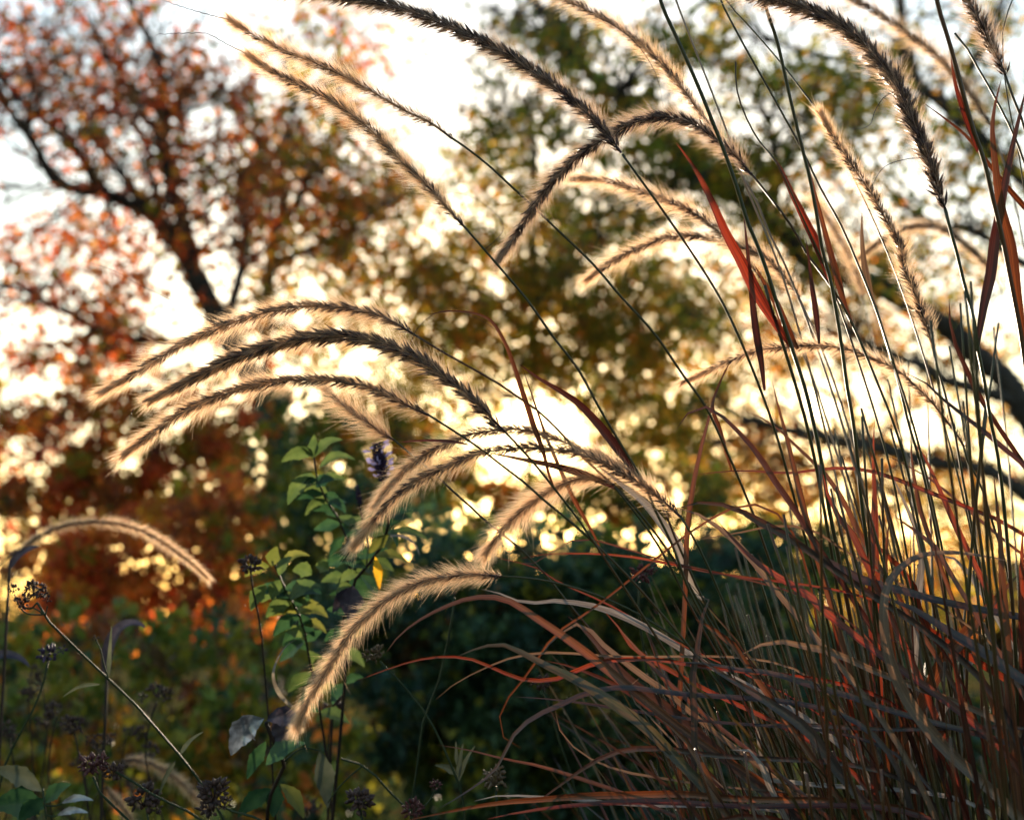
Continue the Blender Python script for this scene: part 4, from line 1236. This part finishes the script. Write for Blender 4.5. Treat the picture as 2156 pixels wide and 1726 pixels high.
def free_path(az, el, L, droop, n=9):
    rt = root_pt()
    d = np.array([math.cos(az) * math.cos(el), math.sin(az) * math.cos(el), math.sin(el)])
    h = nrm(np.array([math.cos(az), math.sin(az), 0.0]))
    pts, p = [rt], rt.copy()
    for i in range(n):
        s = (i + 1) / n
        d = nrm(d + h * 0.02 + np.array([0, 0, -droop * s * s]) + rng.normal(size=3) * 0.02)
        p = p + d * L / n
        pts.append(p.copy())
    return np.array(pts)




def strays(p, x0=1080):
    """True when a free blade would leave the clump's own outline on the open side."""
    q = p - EYE
    d = q @ FWD
    x = CX + FOC * (q @ RIGHT) / d
    y = CY - FOC * (q @ UPV) / d
    lim = x0 + np.clip(1350 - y, 0, 900) * 0.9
    return bool(((x < lim) & (y < 1760)).any())


extra = {k: [] for k in M_BLADES}
for i in range(900):
    side = rng.random()
    az = R(rng.normal(185, 50)) if side < 0.4 else R(rng.uniform(0, 360))
    el = R(rng.uniform(66, 88)) if rng.random() < 0.8 else R(rng.uniform(48, 66))
    L = rng.uniform(0.5, 0.86)
    pth = free_path(az, el, L, rng.uniform(0.05, 0.42))
    if (pth[:, 1] < 0.6).any() or strays(pth):
        continue
    kind = KINDS_W[rng.integers(len(KINDS_W))]
    extra[kind].append((pth, rng.uniform(0.0035, 0.0085) if rng.random() < 0.85 else rng.uniform(0.009, 0.013)))
count = {k: len(v) for k, v in extra.items()}
singles = 100 - nb - 1
for k, lst in extra.items():
    mb = MB()
    many = 0
    for pth, w in lst:
        n = 40
        c = spline(pth, n)
        a, b = R(rng.uniform(-70, 70)), R(rng.uniform(-90, 90))
        if singles > 0 and many % 6 == 0:
            m1 = MB()
            ribbon(m1, c, blade_profile(n, w), a, b, 0.25, seed=rng.random() * 9)
            part(m1, "leaf_blade", M_BLADES[k], clump)
            singles -= 1
        else:
            ribbon(mb, c, blade_profile(n, w), a, b, 0.25, seed=rng.random() * 9)
        many += 1
    if mb.n:
        o = part(mb, "blade_thicket", M_BLADES[k], clump)
        o["kind"] = "stuff"

# bare culms crowding the base
cul = MB()
for i in range(380):
    az = R(rng.normal(175, 60))
    el = R(rng.uniform(76, 89))
    L = rng.uniform(0.6, 1.05)
    c = spline(free_path(az, el, L, rng.uniform(0.0, 0.06)), 30)
    if (c[:, 1] < 0.62).any() or strays(c, 1350):
        continue
    tube(cul, c, np.linspace(rng.uniform(0.0013, 0.0026), 0.0008, 30), 5)
o = part(cul, "culm_thicket", M_STEM, clump)
o["kind"] = "stuff"
# ------------------------------------------------------------------ garden plants beside the clump
def mat_plain(name, c1, c2, scale=60.0, trans=0.4, rough=0.5, tint=(1.1, 1.0, 0.7), gain=1.3, spec=0.4, stretch=1.0):
    m, nt, out = mat_new(name)
    tc = nd(nt, 'ShaderNodeTexCoord')
    n = nd(nt, 'ShaderNodeTexNoise', Scale=scale, Detail=5.0)
    nt.links.new(tc.outputs['Object'], n.inputs['Vector'])
    c = ramp(nt, [(0.35, c1), (0.65, c2)], n.outputs['Fac'])
    thin_shader(nt, out, c, trans, rough, spec, tint, gain)
    return m


M_MINT = mat_plain("mint_leaf", (0.040, 0.072, 0.026), (0.078, 0.115, 0.040), 90, 0.42)
M_MINT_OLD = mat_plain("yellowing_mint_leaf", (0.075, 0.095, 0.024), (0.13, 0.135, 0.034), 90, 0.42)
M_DKLEAF = mat_plain("deep_green_leaf", (0.012, 0.04, 0.024), (0.03, 0.075, 0.035), 90, 0.35)
M_YELLOW = mat_plain("yellow_leaf", (0.45, 0.24, 0.015), (0.60, 0.36, 0.03), 120, 0.55)
M_PURPLE = mat_plain("withered_purple_leaf", (0.02, 0.017, 0.032), (0.05, 0.042, 0.07), 130, 0.15)
M_SILVER = mat_plain("withered_silver_leaf", (0.05, 0.055, 0.07), (0.26, 0.28, 0.33), 120, 0.15, 0.28, (1, 1, 1), 1.0, 1.0)
M_GREYG = mat_plain("grey_green_leaf", (0.04, 0.052, 0.04), (0.075, 0.085, 0.07), 90, 0.3)
M_HERBSTEM = mat_plain("herb_stem", (0.014, 0.026, 0.012), (0.032, 0.045, 0.022), 50, 0.1, 0.6, spec=0.2)
M_DARKSTEM = mat_plain("dark_herb_stem", (0.014, 0.011, 0.010), (0.036, 0.023, 0.018), 50, 0.05, 0.7, spec=0.15)
M_BUD = mat_plain("seed_bud", (0.025, 0.013, 0.014), (0.085, 0.045, 0.040), 240, 0.2, 0.7)
M_BUDRED = mat_plain("wine_seed_bud", (0.05, 0.012, 0.016), (0.12, 0.04, 0.04), 240, 0.2, 0.7)
M_BUDTAN = mat_plain("tan_seed_bud", (0.07, 0.05, 0.03), (0.17, 0.12, 0.075), 240, 0.25, 0.7)
M_CALYX = mat_plain("purple_calyx", (0.018, 0.010, 0.030), (0.05, 0.025, 0.08), 200, 0.2, 0.6)
M_PETAL = mat_plain("lilac_petal", (0.26, 0.22, 0.42), (0.42, 0.37, 0.58), 200, 0.5, 0.5, (1, 1, 1), 1.0)
M_DEAD = mat_plain("dead_curl", (0.10, 0.085, 0.08), (0.24, 0.21, 0.20), 150, 0.25)


def leaf(parent, base, tip, width, mat, D, D1=None, sag=0.12, fold=0.35, serr=0.06, roll=0.0, name="leaf", belly=0.42, ripple=0.0, label=None):
    """A broad leaf from base to tip (measured), with a midrib fold, toothed edge and sag; stands at its own distance."""
    D1 = D if D1 is None else D1
    a, b = P(*base, D), P(*tip, D1)
    L = np.linalg.norm(b - a)
    mid = (a + b) / 2 + np.array([0, 0, sag * L])
    c = spline([a, mid, b], 15)
    s = np.linspace(0, 1, 15)
    w = width / FOC * D * 0.5 * np.clip((s / belly) ** 0.75, 0, 1) * np.clip(((1 - s) / (1 - belly)), 0, 1) ** 0.8
    w = w * (1 + serr * np.where(np.arange(15) % 2 == 0, 1, -1)) + 0.00025
    T = tangents(c)
    S = nrm(np.cross(T, (EYE - mid)[None]))
    N = nrm(np.cross(S, T))
    S, N = S * math.cos(roll) + N * math.sin(roll), N * math.cos(roll) - S * math.sin(roll)
    u = np.array([-1, -0.6, -0.25, 0, 0.25, 0.6, 1.0])
    h = np.abs(u) * fold
    v = c[:, None] + S[:, None] * (u[None, :, None] * w[:, None, None]) + N[:, None] * (h[None, :, None] * w[:, None, None])
    if ripple:
        v = v + N[:, None] * (np.sin(s * 21)[:, None, None] * np.abs(u)[None, :, None] * w[:, None, None] * ripple)
    i = np.arange(14)[:, None] * 7
    k = np.arange(6)[None]
    mb = MB()
    mb.add(v.reshape(-1, 3), [np.stack([i + k, i + k + 1, i + k + 8, i + k + 7], -1).reshape(-1, 4)])
    o = part(mb, name, mat, parent)
    if label:
        o["label"] = label
    return o


def ovoid(mb, c, d, L, w, sides=5):
    d = d / np.linalg.norm(d)
    s = np.array([0.0, 0.18, 0.45, 0.78, 1.0])
    r = np.array([0.25, 0.8, 1.0, 0.65, 0.12]) * w
    tube(mb, c + d * (s * L)[:, None], r, sides)


def head(parent, x, y, D, rad, n, mat=None, name="seed_head", label=None):
    """A knobbly cluster of small buds on short stalklets; rad in measured pixels."""
    c = P(x, y, D)
    r = rad / FOC * D
    mb = MB()
    dirs = nrm(rng.normal(size=(n, 3)) + np.array([0, 0, 0.35]))
    for d in dirs:
        q = c + d * r * rng.uniform(0.35, 0.8) * np.array([1, 1, 0.8])
        ovoid(mb, q, d + rng.normal(size=3) * 0.3, r * rng.uniform(0.35, 0.6), r * rng.uniform(0.10, 0.17))
    for d in dirs[:: 4]:
        tube(mb, np.array([c - np.array([0, 0, r * 0.5]), c + d * r * 0.6]), [r * 0.06, r * 0.04], 4)
    o = part(mb, name, mat or M_BUD, parent)
    if label:
        o["label"] = label
    return o


def herb(label, cat, stem, D, D1=None, name="herb", mat=None, r=(0.0013, 0.0008), group=None, bend=0.0):
    """stem: top -> down (measured); carried on to the ground below."""
    D1 = D if D1 is None else D1
    w = world_path(stem, D, D1)
    e = w[-1] + (w[-1] - w[-2]) / np.linalg.norm(w[-1] - w[-2]) * 0.12
    g = np.array([e[0] + bend, e[1], float(ground_z(e[0], e[1])) - 0.01])
    pts = np.concatenate([[g], [g * 0.45 + e * 0.55], w[::-1]]) if e[2] > 0.1 else np.concatenate([[g], w[::-1]])
    t = thing(name, label, cat, g, group)
    mb = MB()
    c = spline(pts, 50)
    tube(mb, c, np.linspace(r[0], r[1], 50), 6)
    part(mb, "stem", mat or M_HERBSTEM, t)
    return t


def twig(parent, pts, D, r=0.0007, mat=None, name="side_stem"):
    mb = MB()
    c = spline(world_path(pts, D, D), 20)
    tube(mb, c, np.linspace(r, r * 0.6, 20), 5)
    return part(mb, name, mat or M_HERBSTEM, parent)


def spike(parent, top, bottom, D, wid, petals, name="flower_spike"):
    """Stacked whorls of dark calyces with a few pale petals; wid in measured pixels."""
    a, b = P(*bottom, D), P(*top, D)
    ax = (b - a) / np.linalg.norm(b - a)
    e1 = nrm(np.cross(ax, [0, 1, 0.1]))
    e2 = np.cross(ax, e1)
    r = wid / FOC * D * 0.5
    mb, pb_ = MB(), MB()
    for k in range(11):
        s = k / 10
        q = a + (b - a) * s
        rr = r * (0.75 + 0.4 * math.sin(math.pi * min(1, s * 1.1 + 0.1)))
        for j in range(9):
            th = j * 0.698 + k * 0.4
            d = e1 * math.cos(th) + e2 * math.sin(th)
            ovoid(mb, q, d + ax * 0.7 + rng.normal(size=3) * 0.12, rr, rr * 0.16, 4)
    for k in range(petals):
        s, th = rng.random(), rng.random() * 6.28
        d = nrm(e1 * math.cos(th) + e2 * math.sin(th) + ax * 0.3)
        q = a + (b - a) * s + d * r * 0.75
        sd = nrm(np.cross(d, rng.normal(size=3)))
        ln = r * rng.uniform(0.7, 1.2)
        for sg in (-1, 1):
            v = np.array([q, q + d * ln * 0.6 + sd * ln * 0.3 * sg, q + d * ln + sd * ln * 0.1 * sg, q + d * ln * 0.5 - sd * ln * 0.12 * sg])
            pb_.add(v, [np.array([[0, 1, 2, 3]])])
    o = part(mb, name, M_CALYX, parent)
    if petals:
        part(pb_, "petal_whorls", M_PETAL, o)
    return o


# purple-flowered mint beside the stacked plumes
h = herb("green-leaved mint with one lilac and black flower spike and a yellow hanging leaf", "mint plant",
         [(806, 1004), (812, 1060), (818, 1120), (790, 1170), (742, 1232), (735, 1300), (725, 1450), (700, 1726)], 1.0, 1.05, "mint_plant", M_DARKSTEM, (0.0022, 0.0012))
spike(h, (793, 938), (810, 1014), 1.04, 36, 30)
twig(h, [(756, 1060), (765, 1100), (775, 1150), (770, 1195)], 1.02, 0.0009, M_DARKSTEM)
spike(h, (752, 1024), (758, 1062), 1.02, 16, 0)
for b, t_, w, m, rl in [((818, 1126), (776, 1166), 32, M_MINT_OLD, 0.5), ((790, 1172), (799, 1240), 20, M_YELLOW, 0.2), ((820, 1122), (905, 1140), 26, M_MINT, 0.9),
                        ((818, 1090), (870, 1075), 20, M_DKLEAF, 0.4), ((790, 1170), (860, 1185), 28, M_MINT_OLD, 0.8), ((770, 1195), (715, 1180), 26, M_DKLEAF, 0.3),
                        ((742, 1232), (735, 1306), 56, M_PURPLE, 0.2), ((742, 1235), (700, 1290), 34, M_PURPLE, 0.5)]:
    leaf(h, b, t_, w, m, 1.0, roll=rl, label="yellow hanging leaf" if m is M_YELLOW else None)
mb = MB()
c = spline(world_path([(822, 1128), (850, 1130), (872, 1145), (884, 1172)], 1.0, 0.98), 20)
ribbon(mb, c, blade_profile(20, 0.0028), 0.5, 1.0)
part(mb, "dead_leaf", M_DEAD, h)

h = herb("leafy green mint shoot under the short ragged plume, leaves in a star at its top", "mint plant",
         [(661, 962), (668, 1010), (688, 1055), (715, 1095), (735, 1160), (728, 1260), (705, 1450), (690, 1726)], 1.06, 1.1, "mint_plant", M_DARKSTEM, (0.0018, 0.0009))
for b, t_, w, m, rl in [((659, 960), (592, 973), 27, M_MINT, 0.3), ((661, 962), (662, 915), 24, M_MINT, 0.5), ((663, 962), (722, 926), 24, M_MINT, 0.7),
                        ((672, 985), (748, 968), 25, M_MINT, 0.8), ((657, 1005), (606, 1063), 30, M_MINT, -0.2), ((666, 1026), (704, 1010), 26, M_DKLEAF, 0.4),
                        ((688, 1052), (642, 1085), 26, M_MINT, 0.6), ((690, 1058), (728, 1080), 22, M_DKLEAF, 0.4), ((661, 965), (632, 940), 18, M_MINT, 0.8),
                        ((668, 1010), (640, 1020), 18, M_DKLEAF, 0.6)]:
    leaf(h, b, t_, w * 1.1, m, 1.06, roll=rl, sag=0.2)

h = herb("leafy yellow-green mint shoot lower down beside a dark cone-like seed head", "mint plant",
         [(575, 1180), (586, 1210), (600, 1238), (614, 1266), (630, 1295), (650, 1380), (680, 1540), (700, 1726)], 1.03, 1.08, "mint_plant", M_DARKSTEM, (0.0020, 0.0010))
for b, t_, w, m, rl in [((567, 1192), (515, 1214), 28, M_MINT_OLD, 0.3), ((573, 1192), (584, 1150), 28, M_MINT_OLD, 0.2), ((592, 1192), (652, 1170), 22, M_MINT_OLD, 0.7),
                        ((656, 1210), (616, 1202), 32, M_MINT, 0.2), ((690, 1200), (664, 1192), 30, M_MINT, 0.2), ((560, 1230), (528, 1286), 30, M_MINT, 0.3),
                        ((590, 1220), (572, 1262), 32, M_MINT, 0.4), ((612, 1262), (676, 1236), 34, M_MINT, 0.6), ((600, 1240), (650, 1260), 34, M_DKLEAF, 0.6),
                        ((614, 1268), (560, 1300), 36, M_MINT, 0.5), ((625, 1290), (690, 1300), 34, M_MINT_OLD, 0.7), ((630, 1300), (575, 1340), 32, M_DKLEAF, 0.5),
                        ((640, 1340), (600, 1330), 26, M_MINT, 0.3), ((588, 1212), (615, 1172), 24, M_MINT, 0.6)]:
    leaf(h, b, t_, w * 1.15, m, 1.03 + rng.normal() * 0.012, roll=rl, sag=0.2)
h2 = herb("dark cone-like seed head on a short stem among the yellow-green mint leaves", "seed head", [(527, 1200), (532, 1240), (545, 1300), (560, 1450), (580, 1726)], 0.98, 1.02, "dry_flower_stalk", M_DARKSTEM)
head(h2, 527, 1188, 0.98, 27, 46)

# more small leaves along the shoots, in opposite pairs
def fill(root, pts, D0, D1, n, size, mats):
    c = np.array(pts, float)
    for q in range(n):
        f = (q + rng.random()) / n * (len(c) - 1)
        i0 = min(int(f), len(c) - 2)
        b = c[i0] + (c[i0 + 1] - c[i0]) * (f - i0)
        D = D0 + (D1 - D0) * f / (len(c) - 1)
        for sg in (-1, 1):
            a = R(rng.uniform(-35, 60))
            L = size * rng.uniform(0.6, 1.1)
            leaf(root, tuple(b), (b[0] + sg * L * math.cos(a), b[1] + L * math.sin(a)), L * 0.5, mats[rng.integers(len(mats))],
                 D, D + rng.normal() * 0.012, roll=rng.uniform(-0.6, 0.9), sag=rng.uniform(0.02, 0.25))


mints = [o for o in bpy.data.objects if o.name.startswith("mint_plant")]
fill(mints[0], [(812, 1050), (818, 1120), (790, 1170), (742, 1232), (735, 1300), (725, 1450)], 1.01, 1.035, 10, 58, [M_DKLEAF, M_MINT, M_DKLEAF])
fill(mints[1], [(668, 1010), (688, 1055), (715, 1095), (735, 1160), (728, 1260), (712, 1400)], 1.065, 1.085, 10, 58, [M_MINT, M_DKLEAF, M_DKLEAF])
fill(mints[2], [(600, 1238), (614, 1266), (630, 1295), (650, 1380), (675, 1520)], 1.035, 1.065, 12, 64, [M_MINT, M_DKLEAF, M_DKLEAF, M_MINT_OLD])

# withered plant at the lower middle
h = herb("withered plant with one crinkled silvery leaf and drooping dark leaves", "withered plant",
         [(560, 1520), (575, 1560), (600, 1600), (585, 1640), (571, 1670), (560, 1760)], 0.93, 0.98, "withered_plant", M_DARKSTEM, (0.0026, 0.0014))
leaf(h, (556, 1512), (486, 1590), 62, M_SILVER, 0.92, sag=0.25, fold=0.5, ripple=0.25, roll=0.3, label="crinkled silvery leaf")
leaf(h, (562, 1515), (634, 1540), 44, M_PURPLE, 0.93, sag=0.25, ripple=0.25)
leaf(h, (575, 1520), (600, 1580), 40, M_PURPLE, 0.94, sag=0.1, ripple=0.2)
leaf(h, (560, 1610), (644, 1564), 42, M_DKLEAF, 0.92, roll=0.5)
leaf(h, (560, 1560), (520, 1640), 34, M_DKLEAF, 0.95, roll=0.4)
twig(h, [(600, 1602), (640, 1575), (672, 1580)], 0.95)
twig(h, [(562, 1522), (590, 1500), (616, 1487)], 0.94)
leaf(h, (672, 1580), (690, 1700), 48, M_GREYG, 0.95, roll=0.4, sag=0.02)
leaf(h, (590, 1650), (640, 1722), 34, M_MINT_OLD, 0.97, roll=0.3)
leaf(h, (575, 1660), (500, 1720), 44, M_DKLEAF, 0.97, roll=0.4)
leaf(h, (580, 1650), (575, 1720), 40, M_DKLEAF, 0.97, roll=0.2)
mb = MB()
c = spline(world_path([(616, 1487), (588, 1454), (578, 1419), (588, 1384), (608, 1356), (626, 1345)], 0.95, 0.95), 24)
ribbon(mb, c, blade_profile(24, 0.0048), 0.6, 1.6, 0.5)
part(mb, "dead_leaf", M_DEAD, h)

# verbena: long bare stems with knobbly seed heads
VG = "dry verbena stems with knobbly seed heads"


def verbena(label, stem, D, heads, D1=None, sides=(), leaves=(), mat=None, r=(0.0014, 0.0009), hm=None):
    h = herb(label, "verbena stem", stem, D, D1, "verbena_stem", mat, r, VG)
    for pts in sides:
        twig(h, pts, D)
    for x, y, rad, n in heads:
        head(h, x, y, D, rad, n, hm)
    for b, t_, w in leaves:
        leaf(h, b, t_, w, M_GREYG if mat is None else mat, D, serr=0.02, roll=0.3, belly=0.3)
    return h


verbena("long green verbena stem crossing the lower left, a branched dark seed head at its top",
        [(78, 1268), (91, 1293), (140, 1345), (184, 1388), (228, 1429), (280, 1478), (333, 1538), (378, 1590), (427, 1653), (490, 1760)], 0.93,
        [(72, 1238, 22, 34), (90, 1248, 17, 24), (48, 1268, 20, 30), (98, 1264, 10, 12), (28, 1240, 14, 18), (201, 1343, 9, 12)], 0.95,
        [[(78, 1268), (60, 1282), (50, 1275)], [(91, 1293), (70, 1280), (48, 1280)], [(95, 1296), (100, 1275)], [(228, 1429), (218, 1395), (210, 1363), (201, 1346)], [(91, 1293), (55, 1290), (30, 1250)]],
        [((228, 1429), (235, 1317), 9), ((210, 1440), (133, 1466), 8), ((378, 1590), (428, 1540), 9), ((370, 1600), (333, 1678), 10)])
verbena("verbena stem with a wine-red knobbly double head at the lower edge",
        [(196, 1635), (193, 1639), (224, 1681), (273, 1730), (300, 1790)], 0.90, [(190, 1610, 28, 46), (214, 1602, 20, 26)], hm=M_BUDRED)
verbena("thin verbena stem slanting from a curled head towards the big ragged head",
        [(240, 1622), (249, 1625), (290, 1652), (333, 1678), (406, 1713), (450, 1745)], 0.91, [(240, 1625, 24, 36)])
verbena("dark ragged seed head between the wine-red head and the big ragged one", [(308, 1700), (315, 1740), (330, 1800)], 0.93, [(305, 1680, 34, 56), (330, 1700, 18, 20)])
verbena("big ragged dark seed head low beside the withered plant",
        [(452, 1690), (473, 1702), (520, 1714), (560, 1730), (640, 1790)], 0.90, [(452, 1668, 34, 56), (440, 1700, 26, 34), (472, 1690, 18, 22)])
verbena("slender upright verbena stem with a tiny bud, before the dark hedge",
        [(957, 1258), (957, 1261), (946, 1331), (932, 1401), (918, 1454), (897, 1499), (880, 1600), (860, 1760)], 0.96, [(957, 1250, 7, 12)])
verbena("green verbena stem with a faded grey head under the lowest plume's tip",
        [(800, 1392), (810, 1401), (852, 1447), (894, 1499), (922, 1548), (950, 1611), (971, 1664), (980, 1760)], 0.92, [(785, 1380, 20, 30), (800, 1368, 14, 16)], hm=M_BUDTAN,
        leaves=[((963, 1630), (915, 1610), 16), ((965, 1640), (975, 1565), 11), ((965, 1645), (1000, 1570), 10), ((962, 1610), (960, 1560), 8)])
verbena("dim verbena stem with a dusky head in the shade behind the olive blade",
        [(1139, 1446), (1145, 1457), (1163, 1506), (1177, 1559), (1202, 1629), (1225, 1740)], 0.97, [(1139, 1436, 22, 36)])
verbena("verbena head tucked among the blades under the silver folded leaf's stem", [(1348, 1225), (1345, 1250), (1360, 1400), (1400, 1726)], 0.93, [(1350, 1207, 24, 38), (1372, 1195, 14, 16), (1384, 1285, 10, 12)], hm=M_BUDRED)
verbena("tan papery seed head standing at the bottom beside curving grey blades", [(1044, 1655), (1046, 1690), (1050, 1780)], 0.90, [(1042, 1640, 26, 44), (1052, 1622, 16, 18)], hm=M_BUDTAN)
verbena("dark bristly seed head at the bottom edge under the slanting bent stem", [(757, 1700), (765, 1740), (770, 1790)], 0.90, [(757, 1686, 32, 54)])
verbena("low dusky pink seed head at the bottom edge beside the end of the slanting stem", [(869, 1715), (875, 1750), (880, 1790)], 0.90, [(869, 1702, 26, 40), (918, 1652, 15, 22)], hm=M_BUDRED, sides=[[(869, 1715), (900, 1690), (918, 1660)]])
verbena("headless green stem bent at a joint near the bottom edge", [(718, 1597), (764, 1611), (827, 1674), (876, 1723), (900, 1790)], 0.94, [], sides=[[(764, 1611), (735, 1635), (711, 1660), (690, 1690)]])
verbena("dim stem with a faded mauve head by itself near the picture's side",
        [(102, 1385), (100, 1400), (80, 1471), (42, 1545), (14, 1601), (-10, 1700)], 1.02, [(100, 1378, 24, 36), (128, 1366, 14, 16)], hm=M_CALYX)

for i, (x, y) in enumerate([(155, 1530), (205, 1560), (120, 1500), (60, 1460), (265, 1545), (20, 1545), (330, 1470), (700, 1480), (640, 1690), (170, 1590), (300, 1600), (85, 1420)]):
    D = rng.uniform(1.12, 1.35)
    h = herb("blurred blackish seed head on a thin stem in the shaded undergrowth", "seed head", [(x, y + 8), (x + rng.normal() * 14, y + 90), (x + rng.normal() * 25, 1760)], D,
             D, "dry_flower_stalk", M_DARKSTEM, group="blurred blackish seed heads in the undergrowth")
    for k in range(3):
        head(h, x + rng.normal() * 14, y + rng.normal() * 10, D, rng.uniform(12, 22), 22)

# dark withered hooks and low leaves in the corner
for lab, pts, w, D in [("black curled hook of a withered leaf below the fiery shrub", [(225, 1420), (238, 1348), (259, 1320), (285, 1313), (306, 1322)], 26, 1.15),
                       ("black withered arch at the picture's side below the fiery shrub", [(-30, 1420), (0, 1381), (35, 1385), (62, 1404)], 20, 1.15),
                       ("black withered tuft just under the blurred pinkish plume's stem", [(20, 1195), (38, 1172), (60, 1158), (84, 1150)], 15, 1.15)]:
    b = world_path(pts, D, D)
    g0 = np.array([b[0][0] - 0.02, b[0][1], float(ground_z(b[0][0], b[0][1])) - 0.01])
    h = thing("withered_stalk", lab, "withered leaf", g0, "black withered leaves in the shade")
    mb = MB()
    tube(mb, spline([g0, g0 * 0.5 + b[0] * 0.5 + [0.01, 0, 0], b[0]], 16), np.linspace(0.002, 0.0014, 16), 5)
    part(mb, "stem", M_DARKSTEM, h)
    mb = MB()
    c = spline(b, 24)
    s = np.linspace(0, 1, 24)
    ribbon(mb, c, w / FOC * D * np.sin(math.pi * np.clip(s * 0.9 + 0.1, 0, 1)) ** 0.6 + 0.0005, 0.2, 0.9, 0.6)
    part(mb, "leaf", M_PURPLE, h)

h = herb("low plant in the corner with dull grey and teal leaves and two pale shining ones", "low plant", [(90, 1660), (95, 1700), (100, 1760)], 0.95, name="low_plant")
leaf(h, (88, 1665), (-20, 1618), 46, M_GREYG, 0.95, roll=0.4)
leaf(h, (95, 1700), (-20, 1700), 70, M_DKLEAF, 0.95, roll=0.3)
leaf(h, (130, 1690), (196, 1684), 15, M_SILVER, 0.95, roll=0.1, label="pale shining leaf", fold=0.1)
leaf(h, (120, 1716), (185, 1710), 15, M_SILVER, 0.95, roll=0.1, label="pale shining leaf", fold=0.1)
leaf(h, (95, 1690), (150, 1650), 34, M_DKLEAF, 0.97, roll=0.4)
leaf(h, (92, 1680), (40, 1730), 44, M_DKLEAF, 0.93, roll=0.4)
twig(h, [(95, 1695), (120, 1695), (132, 1690)], 0.95)
twig(h, [(97, 1715), (110, 1718), (122, 1716)], 0.95)
